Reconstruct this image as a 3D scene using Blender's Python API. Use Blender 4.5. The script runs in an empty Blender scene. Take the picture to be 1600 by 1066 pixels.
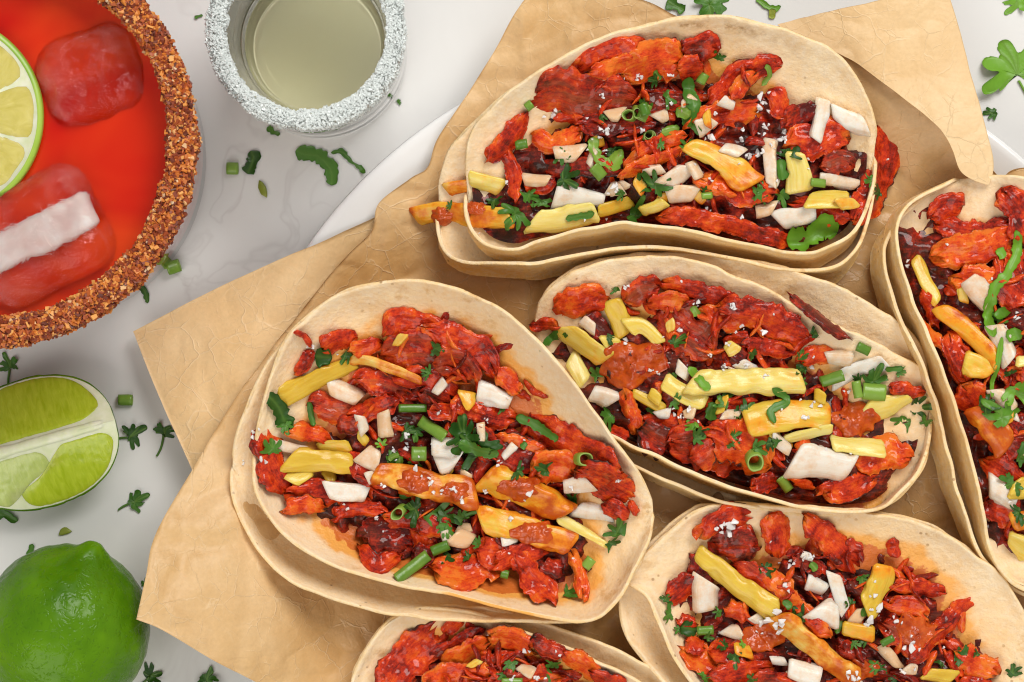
import bpy, math, random
import numpy as np

# ------------------------------------------------------------------ camera, world, lights, exposure
S = 0.001                 # everything below is written in millimetres
MM = 0.2                  # millimetres on the table per photo pixel
HC = 750.0                # camera height above the table
sc = bpy.context.scene
col = sc.collection

cam_d = bpy.data.cameras.new("camera")
cam_d.sensor_width = 36.0
cam_d.lens = 36.0 * HC / (1600 * MM)
cam_d.clip_start = 0.01
cam_d.clip_end = 20.0
cam = bpy.data.objects.new("camera", cam_d)
cam.location = (0, 0, HC * S)
cam.rotation_euler = (0, 0, 0)
col.objects.link(cam)
sc.camera = cam

world = bpy.data.worlds.new("World")
sc.world = world
world.use_nodes = True
bg = world.node_tree.nodes["Background"]
bg.inputs[0].default_value = (1.0, 0.985, 0.96, 1)
bg.inputs[1].default_value = 0.35


def area(name, loc, target, sx, sy, power, color):
    d = bpy.data.lights.new(name, 'AREA')
    d.shape = 'RECTANGLE'
    d.size = sx
    d.size_y = sy
    d.energy = power
    d.color = color
    o = bpy.data.objects.new(name, d)
    o.location = loc
    from mathutils import Vector
    o.rotation_euler = (Vector(target) - Vector(loc)).to_track_quat('-Z', 'Y').to_euler()
    col.objects.link(o)
    return o


area("window_light", (0.55, 1.10, 1.40), (0, 0, 0), 1.1, 0.85, 30.0, (1.0, 0.975, 0.93))
area("added_fill_light", (-0.45, -1.10, 1.30), (0, 0, 0), 1.6, 1.2, 15.0, (1.0, 0.95, 0.87))  # added fill lamp, brightens the sides turned away from the window

sc.view_settings.view_transform = 'Standard'
sc.view_settings.look = 'None'
sc.view_settings.exposure = 0.0
sc.view_settings.gamma = 1.0
sc.view_settings.use_curve_mapping = False
sc.render.engine = 'CYCLES'
sc.cycles.use_denoising = True
sc.cycles.filter_width = 1.15
sc.cycles.max_bounces = 24
sc.cycles.diffuse_bounces = 4
sc.cycles.glossy_bounces = 4
sc.cycles.transmission_bounces = 24
sc.cycles.transparent_max_bounces = 12
sc.cycles.sample_clamp_indirect = 6.0

rng = np.random.default_rng(11)
random.seed(5)


def P(px, py, z=0.0):
    k = (1 - np.asarray(z, float) / HC) * MM
    return (np.asarray(px, float) - 800) * k, (533 - np.asarray(py, float)) * k


# ------------------------------------------------------------------ noise
def _h(ix, iy, iz, seed):
    h = (ix.astype(np.int64) * 374761393 + iy.astype(np.int64) * 668265263 +
         iz.astype(np.int64) * 2147483647 + seed * 1274126177) & 0xFFFFFFFF
    h = ((h ^ (h >> 13)) * 1274126177) & 0xFFFFFFFF
    h = ((h ^ (h >> 16)) * 2246822519) & 0xFFFFFFFF
    h = h ^ (h >> 15)
    return (h & 0xFFFF) / 32767.5 - 1.0


def noise(x, y, z=0.0, seed=0):
    x, y, z = np.broadcast_arrays(np.asarray(x, float), np.asarray(y, float), np.asarray(z, float))
    ix, iy, iz = np.floor(x), np.floor(y), np.floor(z)
    fx, fy, fz = x - ix, y - iy, z - iz
    u, v, w = [f * f * f * (f * (f * 6 - 15) + 10) for f in (fx, fy, fz)]
    r = 0
    for dx in (0, 1):
        for dy in (0, 1):
            for dz in (0, 1):
                c = (u if dx else 1 - u) * (v if dy else 1 - v) * (w if dz else 1 - w)
                r = r + c * _h(ix + dx, iy + dy, iz + dz, seed)
    return r


def fbm(x, y, z=0.0, seed=0, octv=3):
    a, r, f = 1.0, 0, 1.0
    for o in range(octv):
        r = r + a * noise(np.asarray(x) * f, np.asarray(y) * f, np.asarray(z) * f, seed + o * 17)
        a *= 0.5
        f *= 2.03
    return r


def sstep(a, b, x):
    t = np.clip((x - a) / (b - a), 0, 1)
    return t * t * (3 - 2 * t)


# ------------------------------------------------------------------ height map of everything built so far
HR = 0.6
HX0, HY0 = -200.0, -150.0
HNX, HNY = int(400 / HR), int(300 / HR)
HM = np.zeros((HNY, HNX))


def raster(V, tris):
    A, B, C = V[tris[:, 0]], V[tris[:, 1]], V[tris[:, 2]]
    e = np.median(np.linalg.norm((B - A)[:, :2], axis=1)) if len(tris) else 0
    n = int(np.clip(math.ceil(e / HR), 1, 8)) + 1
    for i in range(n + 1):
        for j in range(n + 1 - i):
            a, b = i / n, j / n
            p = A * (1 - a - b) + B * a + C * b
            ix = ((p[:, 0] - HX0) / HR).astype(int)
            iy = ((p[:, 1] - HY0) / HR).astype(int)
            m = (ix >= 0) & (ix < HNX) & (iy >= 0) & (iy < HNY)
            np.maximum.at(HM, (iy[m], ix[m]), p[m, 2])


def hs(x, y, M=None):
    M = HM if M is None else M
    fx = np.clip((np.asarray(x) - HX0) / HR - 0.5, 0, HNX - 1.01)
    fy = np.clip((np.asarray(y) - HY0) / HR - 0.5, 0, HNY - 1.01)
    ix, iy = fx.astype(int), fy.astype(int)
    u, v = fx - ix, fy - iy
    return (M[iy, ix] * (1 - u) * (1 - v) + M[iy, ix + 1] * u * (1 - v) +
            M[iy + 1, ix] * (1 - u) * v + M[iy + 1, ix + 1] * u * v)


def blur1(M, r, ax):
    pad = [(0, 0), (0, 0)]
    pad[ax] = (r + 1, r)
    c = np.cumsum(np.pad(M, pad, mode='edge'), axis=ax)
    n = M.shape[ax]
    if ax == 0:
        return (c[2 * r + 1:2 * r + 1 + n] - c[0:n]) / (2 * r + 1)
    return (c[:, 2 * r + 1:2 * r + 1 + n] - c[:, 0:n]) / (2 * r + 1)


def hblur(x, y, rad):
    """smoothed height under the points x, y (local crop only)"""
    m = 14
    i0 = int(np.clip((np.min(x) - HX0) / HR - m, 0, HNX - 4)); i1 = int(np.clip((np.max(x) - HX0) / HR + m, i0 + 4, HNX))
    j0 = int(np.clip((np.min(y) - HY0) / HR - m, 0, HNY - 4)); j1 = int(np.clip((np.max(y) - HY0) / HR + m, j0 + 4, HNY))
    r = max(1, int(rad / HR))
    C = HM[j0:j1, i0:i1]
    for _ in range(2):
        C = blur1(blur1(C, r, 0), r, 1)
    fx = np.clip((x - HX0) / HR - 0.5 - i0, 0, C.shape[1] - 1.01)
    fy = np.clip((y - HY0) / HR - 0.5 - j0, 0, C.shape[0] - 1.01)
    ix, iy = fx.astype(int), fy.astype(int)
    u, v = fx - ix, fy - iy
    return (C[iy, ix] * (1 - u) * (1 - v) + C[iy, ix + 1] * u * (1 - v) +
            C[iy + 1, ix] * (1 - u) * v + C[iy + 1, ix + 1] * u * v)


def place(px, py, z0=30.0):
    z = np.full(np.shape(px), z0, float)
    for _ in range(7):
        x, y = P(px, py, z)
        z = 0.5 * z + 0.5 * hs(x, y)
    return P(px, py, z)


# ------------------------------------------------------------------ mesh making
def make_mesh(name, V, faces, uv=None, attrs=None, smooth=True, mats=None, midx=None):
    me = bpy.data.meshes.new(name)
    V = np.asarray(V, np.float32)
    me.vertices.add(len(V))
    me.vertices.foreach_set("co", (V * S).ravel())
    loops, starts, p = [], [], 0
    for f in faces:
        f = np.asarray(f, np.int32)
        if len(f) == 0:
            continue
        k = f.shape[1]
        loops.append(f.ravel())
        starts.append(p + np.arange(len(f)) * k)
        p += f.size
    loops = np.concatenate(loops).astype(np.int32)
    starts = np.concatenate(starts).astype(np.int32)
    me.loops.add(len(loops))
    me.loops.foreach_set("vertex_index", loops)
    me.polygons.add(len(starts))
    me.polygons.foreach_set("loop_start", starts)
    me.polygons.foreach_set("use_smooth", np.full(len(starts), smooth))
    if midx is not None:
        me.polygons.foreach_set("material_index", np.asarray(midx, np.int32))
    me.update(calc_edges=True)
    if uv is not None:
        l = me.uv_layers.new(name="UVMap")
        l.data.foreach_set("uv", np.asarray(uv, np.float32)[loops].ravel())
    for k, a in (attrs or {}).items():
        at = me.attributes.new(k, 'FLOAT', 'POINT')
        at.data.foreach_set("value", np.broadcast_to(np.asarray(a, np.float32), (len(V),)).astype(np.float32).copy())
    for m in (mats or []):
        me.materials.append(m)
    return me


def tris_of(faces):
    out = []
    for f in faces:
        f = np.asarray(f)
        if len(f) == 0:
            continue
        if f.shape[1] == 3:
            out.append(f)
        else:
            out.append(f[:, [0, 1, 2]]); out.append(f[:, [0, 2, 3]])
    return np.concatenate(out)


def obj(name, V, faces, mat, parent=None, uv=None, attrs=None, smooth=True, hm=True, kind=None, midx=None):
    V = np.asarray(V, float)
    if hm:
        raster(V, tris_of(faces))
    c = np.array([(V[:, 0].min() + V[:, 0].max()) / 2, (V[:, 1].min() + V[:, 1].max()) / 2, V[:, 2].min()])
    mats = mat if isinstance(mat, list) else [mat]
    me = make_mesh(name, V - c, faces, uv, attrs, smooth, mats, midx)
    o = bpy.data.objects.new(name, me)
    base = np.zeros(3)
    if parent is not None:
        o.parent = parent
        base = np.array(parent["_o"])
        o["_o"] = [float(t) for t in c]
    else:
        o["_o"] = [float(t) for t in c]
    o.location = tuple((c - base) * S)
    if kind:
        o["kind"] = kind
    col.objects.link(o)
    return o


def empty(name, x, y, z):
    o = bpy.data.objects.new(name, None)
    o.empty_display_size = 0.02
    o.location = (x * S, y * S, z * S)
    o["_o"] = [float(x), float(y), float(z)]
    col.objects.link(o)
    return o


def tag(o, label, cat=None, group=None, kind=None):
    o["label"] = label
    if cat:
        o["category"] = cat
    if group:
        o["group"] = group
    if kind:
        o["kind"] = kind
    return o


def grid_faces(nu, nv, off=0, wrap_v=False, flip=False):
    i = np.arange(nu - 1)[:, None]
    j = np.arange(nv if wrap_v else nv - 1)[None, :]
    j2 = (j + 1) % nv
    f = np.stack([i * nv + j, (i + 1) * nv + j, (i + 1) * nv + j2, i * nv + j2], -1).reshape(-1, 4) + off
    return f[:, ::-1] if flip else f


def vnormals(V, faces):
    T = tris_of(faces)
    n = np.cross(V[T[:, 1]] - V[T[:, 0]], V[T[:, 2]] - V[T[:, 0]])
    N = np.zeros_like(V)
    for k in range(3):
        np.add.at(N, T[:, k], n)
    return N / np.maximum(np.linalg.norm(N, axis=1, keepdims=True), 1e-9)


def resample(pts, n):
    """smooth (Catmull-Rom) resampling of a polyline to n points, even in arc length"""
    p = np.asarray(pts, float)
    if len(p) > 2:
        q = np.vstack([2 * p[0] - p[1], p, 2 * p[-1] - p[-2]])
        out = []
        for i in range(1, len(q) - 2):
            t = np.linspace(0, 1, 12, endpoint=False)[:, None]
            a, b, c, d = q[i - 1], q[i], q[i + 1], q[i + 2]
            out.append(0.5 * (2 * b + (c - a) * t + (2 * a - 5 * b + 4 * c - d) * t ** 2 + (3 * b - a - 3 * c + d) * t ** 3))
        p = np.vstack(out + [p[-1:]])
    s = np.concatenate([[0], np.cumsum(np.linalg.norm(np.diff(p, axis=0), axis=1))])
    t = np.linspace(0, s[-1], n)
    return np.stack([np.interp(t, s, p[:, k]) for k in range(p.shape[1])], 1)


def lathe(profile, cx, cy, nseg=96):
    pr = np.asarray(profile, float)
    a = np.linspace(0, 2 * np.pi, nseg, endpoint=False)
    V = np.stack([cx + pr[:, 0:1] * np.cos(a), cy + pr[:, 0:1] * np.sin(a), np.repeat(pr[:, 1:2], nseg, 1)], -1).reshape(-1, 3)
    return V, [grid_faces(len(pr), nseg, wrap_v=True, flip=True)]


# ------------------------------------------------------------------ materials
class NT:
    def __init__(self, name):
        self.m = bpy.data.materials.new(name)
        self.m.use_nodes = True
        self.t = self.m.node_tree
        self.b = self.t.nodes["Principled BSDF"]
        self.out = self.t.nodes["Material Output"]
        self.tc = None

    def coord(self, kind):
        if self.tc is None:
            self.tc = self.t.nodes.new("ShaderNodeTexCoord")
        return self.tc.outputs[kind]

    def link(self, a, b):
        self.t.links.new(a, b)

    def put(self, sock, v):
        if hasattr(v, 'is_output'):
            self.link(v, sock)
        elif isinstance(v, (tuple, list)):
            sock.default_value = tuple(v) + ((1,) if len(v) == 3 and len(sock.default_value) == 4 else ())
        else:
            sock.default_value = v

    def set(self, **kw):
        for k, v in kw.items():
            self.put(self.b.inputs[k.replace('_', ' ')], v)
        return self

    def mapping(self, vec, scale, loc=(0, 0, 0)):
        n = self.t.nodes.new("ShaderNodeMapping")
        self.link(vec, n.inputs[0])
        n.inputs["Scale"].default_value = scale
        n.inputs["Location"].default_value = loc
        return n.outputs[0]

    def noise(self, vec, scale, detail=4.0, rough=0.55, dist=0.0, color=False):
        n = self.t.nodes.new("ShaderNodeTexNoise")
        if vec is not None:
            self.link(vec, n.inputs["Vector"])
        n.inputs["Scale"].default_value = scale
        n.inputs["Detail"].default_value = detail
        n.inputs["Roughness"].default_value = rough
        n.inputs["Distortion"].default_value = dist
        return n.outputs["Color" if color else "Fac"]

    def voronoi(self, vec, scale, feature='F1', out='Distance', rand=1.0):
        n = self.t.nodes.new("ShaderNodeTexVoronoi")
        n.feature = feature
        self.link(vec, n.inputs["Vector"])
        n.inputs["Scale"].default_value = scale
        n.inputs["Randomness"].default_value = rand
        return n.outputs[out]

    def ramp(self, fac, stops, interp='LINEAR'):
        n = self.t.nodes.new("ShaderNodeValToRGB")
        n.color_ramp.interpolation = interp
        el = n.color_ramp.elements
        while len(el) < len(stops):
            el.new(0.5)
        for e, (p, c) in zip(el, stops):
            e.position = p
            e.color = (c, c, c, 1) if isinstance(c, (int, float)) else tuple(c) + (1,)
        self.put(n.inputs[0], fac)
        return n.outputs[0]

    def mix(self, fac, a, b, mode='MIX'):
        n = self.t.nodes.new("ShaderNodeMix")
        n.data_type = 'RGBA'
        n.blend_type = mode
        self.put(n.inputs[0], fac)
        self.put(n.inputs[6], a)
        self.put(n.inputs[7], b)
        return n.outputs[2]

    def math(self, op, a, b=0.0, c=0.0, clamp=False):
        n = self.t.nodes.new("ShaderNodeMath")
        n.operation = op
        n.use_clamp = clamp
        self.put(n.inputs[0], a)
        self.put(n.inputs[1], b)
        self.put(n.inputs[2], c)
        return n.outputs[0]

    def attr(self, name):
        n = self.t.nodes.new("ShaderNodeAttribute")
        n.attribute_name = name
        return n.outputs["Fac"]

    def rand(self):
        n = self.t.nodes.new("ShaderNodeObjectInfo")
        return n.outputs["Random"]

    def bump(self, h, strength, dist):
        n = self.t.nodes.new("ShaderNodeBump")
        n.inputs["Strength"].default_value = strength
        n.inputs["Distance"].default_value = dist * S
        self.put(n.inputs["Height"], h)
        self.link(n.outputs[0], self.b.inputs["Normal"])
        return n.outputs[0]


def sss(n, w, radius, scale_mm):
    n.set(Subsurface_Weight=w, Subsurface_Radius=radius, Subsurface_Scale=scale_mm * S)


M = {}
# marble
n = NT("marble")
c = n.coord("Object")
warp = n.noise(c, 9.0, 3.0, color=True)
cw = n.mix(0.16, c, warp)
v1 = n.ramp(n.noise(cw, 7.0, 6.0, 0.6, 0.6), [(0.478, 0.0), (0.5, 1.0), (0.522, 0.0)])
v2 = n.ramp(n.noise(cw, 17.0, 4.0, 0.5, 0.4), [(0.487, 0.0), (0.5, 1.0), (0.513, 0.0)])
patch = n.ramp(n.noise(c, 6.0, 2.0), [(0.48, 0.0), (0.7, 1.0)])
cloud = n.ramp(n.noise(cw, 8.0, 5.0, 0.6), [(0.3, (0.70, 0.69, 0.675)), (0.7, (0.77, 0.765, 0.755))])
veins = n.math('MULTIPLY', n.math('ADD', n.math('MULTIPLY', v1, 0.8), n.math('MULTIPLY', v2, 0.5)), patch)
n.set(Base_Color=n.mix(veins, cloud, (0.42, 0.385, 0.38)), Roughness=0.32)
M['marble'] = n.m

# porcelain
n = NT("porcelain")
n.set(Base_Color=(0.82, 0.82, 0.82), Roughness=0.12)
M['plate'] = n.m

# parchment
def paper_mat(name, lo, hi):
    n = NT(name)
    c = n.coord("Object")
    mot = n.noise(c, 38.0, 5.0, 0.6)
    base = n.ramp(mot, [(0.3, lo), (0.72, hi)])
    fine = n.ramp(n.noise(c, 900.0, 3.0, 0.6), [(0.25, 0.93), (0.75, 1.04)])
    base = n.mix(1.0, base, fine, 'MULTIPLY')
    gre = n.ramp(n.math('ADD', n.attr('grease'), n.math('MULTIPLY', n.math('SUBTRACT', n.noise(c, 34.0, 5.0, 0.6), 0.5), 0.9)), [(0.25, 0.0), (0.75, 1.0)])
    base = n.mix(n.math('MULTIPLY', gre, 0.6), base, (0.56, 0.295, 0.085))
    # fine whitened lines where the paper has been creased
    lines = None
    for sc_, wd, lo_, am in ((34.0, 0.010, 0.44, 0.34), (75.0, 0.016, 0.44, 0.30), (170.0, 0.030, 0.46, 0.24)):
        wv = n.mix(0.35 / sc_, c, n.noise(c, sc_ * 1.6, 3.0, color=True))
        e = n.ramp(n.voronoi(wv, sc_, 'DISTANCE_TO_EDGE'), [(0.0, 1.0), (wd, 0.0)])
        e = n.math('MULTIPLY', n.math('MULTIPLY', e, n.ramp(n.noise(n.mapping(c, (1, 1, 1), (sc_, 1, 2)), sc_ * 0.7, 3.0), [(lo_, 0.0), (lo_ + 0.14, 1.0)])), am)
        lines = e if lines is None else n.math('MAXIMUM', lines, e)
    base = n.mix(lines, base, (0.88, 0.70, 0.46))
    n.set(Base_Color=base, Roughness=n.math('SUBTRACT', 0.5, n.math('MULTIPLY', gre, 0.15)))
    h = n.math('ADD', n.math('MULTIPLY', n.noise(c, 120.0, 5.0, 0.6), 0.35), n.math('ADD', n.math('MULTIPLY', lines, 0.35), n.math('MULTIPLY', n.math('MINIMUM', n.math('ABSOLUTE', n.math('SUBTRACT', n.noise(c, 26.0, 5.0, 0.5, 0.6), 0.5)), 0.10), 2.5)))
    bn = n.bump(h, 0.7, 1.6)
    tr = n.t.nodes.new("ShaderNodeBsdfTranslucent")
    n.put(tr.inputs[0], base)
    n.link(bn, tr.inputs[1])
    mx = n.t.nodes.new("ShaderNodeMixShader")
    mx.inputs[0].default_value = 0.07
    n.link(n.b.outputs[0], mx.inputs[1])
    n.link(tr.outputs[0], mx.inputs[2])
    n.link(mx.outputs[0], n.out.inputs[0])
    return n.m


M['paper'] = paper_mat("parchment", (0.66, 0.405, 0.165), (0.80, 0.55, 0.29))
M['paper_pale'] = paper_mat("parchment_pale", (0.74, 0.48, 0.22), (0.84, 0.60, 0.33))

# tortilla: attributes rad (0 centre .. 1 rim), under (0 inside, 1 outside), oil (stain)
n = NT("tortilla")
c = n.coord("Object")
base = n.ramp(n.noise(c, 75.0, 5.0, 0.62), [(0.25, (0.84, 0.58, 0.31)), (0.5, (0.92, 0.71, 0.44)), (0.8, (0.96, 0.81, 0.56))])
outside = n.ramp(n.noise(c, 60.0, 5.0, 0.62), [(0.25, (0.80, 0.49, 0.16)), (0.55, (0.90, 0.63, 0.26)), (0.85, (0.94, 0.73, 0.37))])
blot = n.ramp(n.noise(c, 26.0, 6.0, 0.7), [(0.42, 0.0), (0.66, 1.0)])
base = n.mix(n.math('MULTIPLY', blot, 0.4), base, (0.86, 0.57, 0.27))
base = n.mix(n.attr("under"), base, outside)
powder = n.ramp(n.noise(c, 520.0, 4.0, 0.75), [(0.45, 0.0), (0.60, 1.0)])
base = n.mix(n.math('MULTIPLY', powder, 0.42), base, (0.90, 0.78, 0.60))
pit = n.ramp(n.voronoi(c, 260.0), [(0.0, 1.0), (0.09, 1.0), (0.16, 0.0)])
pm = n.ramp(n.noise(c, 120.0, 2.0), [(0.52, 0.0), (0.60, 1.0)])
base = n.mix(n.math('MULTIPLY', n.math('MULTIPLY', pit, pm), 0.7), base, (0.28, 0.14, 0.05))
gs = n.math('MULTIPLY', n.ramp(n.noise(c, 110.0, 5.0, 0.65), [(0.57, 0.0), (0.68, 1.0)]), n.ramp(n.noise(c, 24.0, 2.0), [(0.45, 0.0), (0.6, 1.0)]))
base = n.mix(n.math('MULTIPLY', gs, 0.7), base, (0.60, 0.33, 0.11))
toast = n.math('MULTIPLY', n.attr("toast"), n.ramp(n.noise(c, 210.0, 5.0, 0.7), [(0.45, 0.0), (0.62, 1.0)]))
base = n.mix(toast, base, (0.30, 0.14, 0.035))
oiln = n.math('ADD', n.attr("oil"), n.math('MULTIPLY', n.math('SUBTRACT', n.noise(c, 130.0, 5.0, 0.6), 0.5), 1.1))
wash = n.ramp(n.math('ADD', n.attr('oil'), n.math('MULTIPLY', n.math('SUBTRACT', n.noise(c, 32.0, 3.0), 0.5), 1.2)), [(0.05, 0.0), (0.75, 1.0)])
base = n.mix(n.math('MULTIPLY', wash, 0.5), base, (0.88, 0.52, 0.19))
oil = n.ramp(oiln, [(0.52, 0.0), (0.70, 1.0)])
base = n.mix(n.math('MULTIPLY', oil, 0.85), base, (0.88, 0.38, 0.045))
oil2 = n.ramp(oiln, [(0.95, 0.0), (1.2, 1.0)])
base = n.mix(n.math('MULTIPLY', oil2, 0.8), base, (0.60, 0.10, 0.012))
n.set(Base_Color=base, Roughness=n.math('SUBTRACT', 0.62, n.math('MULTIPLY', oil, 0.3)))
h = n.math('ADD', n.noise(c, 330.0, 5.0, 0.7), n.math('MULTIPLY', n.noise(c, 110.0, 3.0), 1.2))
n.bump(h, 0.7, 0.8)
M['tortilla'] = n.m

# meat: attributes tone (0 deep red .. 1 orange), brown, char ; UV in millimetres along and across the fibres
n = NT("marinated_meat")
uv = n.coord("UV")
c = n.coord("Object")
fib = n.noise(n.mapping(uv, (0.22, 1.7, 1)), 1.0, 6.0, 0.7, 0.6)
lump = n.noise(c, 230.0, 8.0, 0.75)
tone = n.math('ADD', n.attr("tone"), n.math('ADD', n.math('MULTIPLY', n.math('SUBTRACT', lump, 0.5), 2.3), n.math('MULTIPLY', n.math('SUBTRACT', fib, 0.5), 0.95)))
colr = n.ramp(tone, [(0.0, (0.08, 0.003, 0.0015)), (0.22, (0.28, 0.009, 0.002)), (0.48, (0.60, 0.030, 0.0035)), (0.75, (0.82, 0.085, 0.006)), (1.0, (0.88, 0.19, 0.014))])
fat = n.ramp(n.noise(n.mapping(uv, (0.05, 0.35, 1)), 1.0, 4.0, 0.6), [(0.42, 0.0), (0.66, 1.0)])
brown = n.ramp(fib, [(0.3, (0.19, 0.028, 0.012)), (0.7, (0.46, 0.115, 0.045))])
bfac = n.math('MULTIPLY', n.attr("brown"), fat, clamp=True)
colr = n.mix(n.math('MULTIPLY', bfac, 0.85), colr, brown)
chn = n.math('ADD', n.attr("char_shade"), n.math('MULTIPLY', n.math('SUBTRACT', n.noise(c, 150.0, 5.0, 0.65), 0.5), 1.3))
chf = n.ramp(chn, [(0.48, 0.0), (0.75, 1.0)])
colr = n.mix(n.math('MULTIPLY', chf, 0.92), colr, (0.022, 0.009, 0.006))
n.set(Base_Color=colr, Roughness=n.ramp(n.noise(c, 420.0, 4.0, 0.6), [(0.35, 0.2), (0.65, 0.55)]), Specular_IOR_Level=0.16, Coat_Weight=0.45, Coat_Roughness=0.06)
h = n.math('ADD', n.math('MULTIPLY', fib, 0.42), n.math('ADD', n.math('MULTIPLY', n.noise(c, 700.0, 6.0, 0.75), 0.7), n.math('MULTIPLY', lump, 1.1)))
n.bump(h, 0.75, 0.9)
M['meat'] = n.m


def pineapple(name, sauce):
    n = NT(name)
    uv = n.coord("UV")
    c = n.coord("Object")
    fib = n.noise(n.mapping(uv, (0.09, 0.9, 1)), 1.0, 4.0, 0.6)
    a = n.ramp(n.math('ADD', fib, n.math('MULTIPLY', n.math('SUBTRACT', n.rand(), 0.5), 0.6)),
               [(0.15, (0.62, 0.38, 0.03)), (0.5, (0.73, 0.52, 0.075)), (0.85, (0.80, 0.67, 0.23))])
    sm = n.ramp(n.math('ADD', n.noise(c, 120.0, 4.0, 0.6), n.math('MULTIPLY', n.attr("sauce"), 0.46)), [(0.54, 0.0), (0.76, 1.0)])
    a = n.mix(n.math('MULTIPLY', sm, sauce), a, (0.84, 0.29, 0.010))
    sm2 = n.ramp(n.math('ADD', n.noise(c, 120.0, 4.0, 0.6), n.math('MULTIPLY', n.attr("sauce"), 0.46)), [(0.70, 0.0), (0.86, 1.0)])
    a = n.mix(n.math('MULTIPLY', sm2, sauce), a, (0.52, 0.085, 0.007))
    n.set(Base_Color=a, Roughness=0.2, Specular_IOR_Level=0.35)
    sss(n, 0.4, (1.0, 0.7, 0.15), 3.0)
    n.bump(n.math('ADD', fib, n.math('MULTIPLY', n.noise(c, 300.0, 4.0), 0.9)), 0.26, 0.55)
    return n.m


M['pineapple'] = pineapple("pineapple_flesh", 0.36)
M['pineapple_sauced'] = pineapple("pineapple_with_salsa", 0.95)

n = NT("onion")
uv = n.coord("UV")
c = n.coord("Object")
st = n.noise(n.mapping(uv, (0.05, 1.3, 1)), 1.0, 4.0, 0.6)
a = n.ramp(st, [(0.3, (0.86, 0.77, 0.65)), (0.7, (0.94, 0.89, 0.81))])
stain = n.ramp(n.math('ADD', n.noise(c, 220.0, 6.0, 0.7), n.math('MULTIPLY', n.attr("sauce"), 0.36)), [(0.52, 0.0), (0.85, 1.0)])
a = n.mix(n.math('MULTIPLY', stain, 0.7), a, (0.82, 0.42, 0.13))
n.set(Base_Color=a, Roughness=0.16, Transmission_Weight=0.12, IOR=1.35)
sss(n, 0.5, (1.0, 0.8, 0.65), 3.0)
n.bump(st, 0.35, 0.4)
M['onion'] = n.m


def green(name, lo, hi, tr=0.25, rough=0.4, VC=(0.20, 0.36, 0.06)):
    n = NT(name)
    c = n.coord("Object")
    f = n.math('ADD', n.noise(c, 150.0, 4.0, 0.6), n.math('MULTIPLY', n.math('SUBTRACT', n.rand(), 0.4), 0.9))
    a = n.ramp(f, [(0.25, lo), (0.8, hi)])
    a = n.mix(n.math('MULTIPLY', n.attr("vein"), 0.55), a, VC)
    n.set(Base_Color=a, Roughness=rough)
    bn = n.bump(n.math('ADD', n.noise(c, 420.0, 3.0), n.math('MULTIPLY', n.attr("vein"), 0.8)), 0.5, 0.35)
    t = n.t.nodes.new("ShaderNodeBsdfTranslucent")
    n.put(t.inputs[0], n.mix(0.5, a, (0.25, 0.5, 0.03)))
    mx = n.t.nodes.new("ShaderNodeMixShader")
    mx.inputs[0].default_value = tr
    n.link(n.b.outputs[0], mx.inputs[1]); n.link(t.outputs[0], mx.inputs[2]); n.link(mx.outputs[0], n.out.inputs[0])
    return n.m


M['cilantro'] = green("cilantro", (0.026, 0.095, 0.010), (0.085, 0.24, 0.025))
M['cilantro_bright'] = green("cilantro_bright", (0.10, 0.28, 0.012), (0.20, 0.45, 0.03))
M['scallion'] = green("scallion", (0.07, 0.19, 0.012), (0.22, 0.38, 0.045), 0.12, 0.3, (0.46, 0.56, 0.18))
M['pale_bit'] = green("pale_green_bit", (0.24, 0.28, 0.03), (0.38, 0.42, 0.06), 0.12, 0.35)

n = NT("salsa")
c = n.coord("Object")
a = n.ramp(n.noise(c, 260.0, 5.0, 0.65), [(0.3, (0.34, 0.035, 0.004)), (0.55, (0.56, 0.085, 0.008)), (0.8, (0.72, 0.17, 0.015))])
n.set(Base_Color=a, Roughness=0.16)
sss(n, 0.2, (1.0, 0.25, 0.08), 1.5)
n.bump(n.noise(c, 420.0, 4.0, 0.6), 0.6, 0.6)
M['salsa'] = n.m

n = NT("salt")
n.set(Base_Color=(0.9, 0.88, 0.86), Roughness=0.3, Transmission_Weight=0.15)
sss(n, 0.3, (1, 1, 1), 1.0)
M['salt'] = n.m

# lime
n = NT("lime_skin")
c = n.coord("Object")
a = n.ramp(n.noise(c, 38.0, 3.0), [(0.3, (0.045, 0.135, 0.002)), (0.55, (0.10, 0.235, 0.003)), (0.8, (0.19, 0.34, 0.006))])
dm = n.voronoi(n.mix(0.01, c, n.noise(c, 200.0, 2.0, color=True)), 620.0)
a = n.mix(n.ramp(dm, [(0.0, 0.35), (0.35, 0.0)]), a, (0.03, 0.09, 0.003))
n.set(Base_Color=a, Roughness=0.24, Specular_IOR_Level=0.2)
n.bump(n.math('ADD', n.ramp(dm, [(0.0, 0.0), (0.5, 1.0)]), n.math('MULTIPLY', n.noise(c, 180.0, 2.0), 0.6)), 0.30, 0.5)
M['lime_skin'] = n.m
n = NT("lime_pith")
c = n.coord("Object")
n.set(Base_Color=n.ramp(n.noise(c, 300.0, 4.0), [(0.3, (0.70, 0.76, 0.46)), (0.7, (0.84, 0.86, 0.66))]), Roughness=0.4)
sss(n, 0.3, (0.9, 1.0, 0.5), 2.0)
M['lime_pith'] = n.m


def lime_flesh(name, lo, hi):
    n = NT(name)
    uv = n.coord("UV")
    c = n.coord("Object")
    ves = n.noise(n.mapping(uv, (0.16, 0.6, 1)), 1.0, 4.0, 0.6, 0.8)
    a = n.ramp(ves, [(0.28, lo), (0.75, hi)])
    n.set(Base_Color=a, Roughness=0.2)
    sss(n, 0.5, (0.9, 1.0, 0.2), 3.5)
    n.bump(n.math('ADD', ves, n.math('MULTIPLY', n.noise(c, 350.0, 3.0), 0.4)), 0.25, 0.5)
    return n.m


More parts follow.
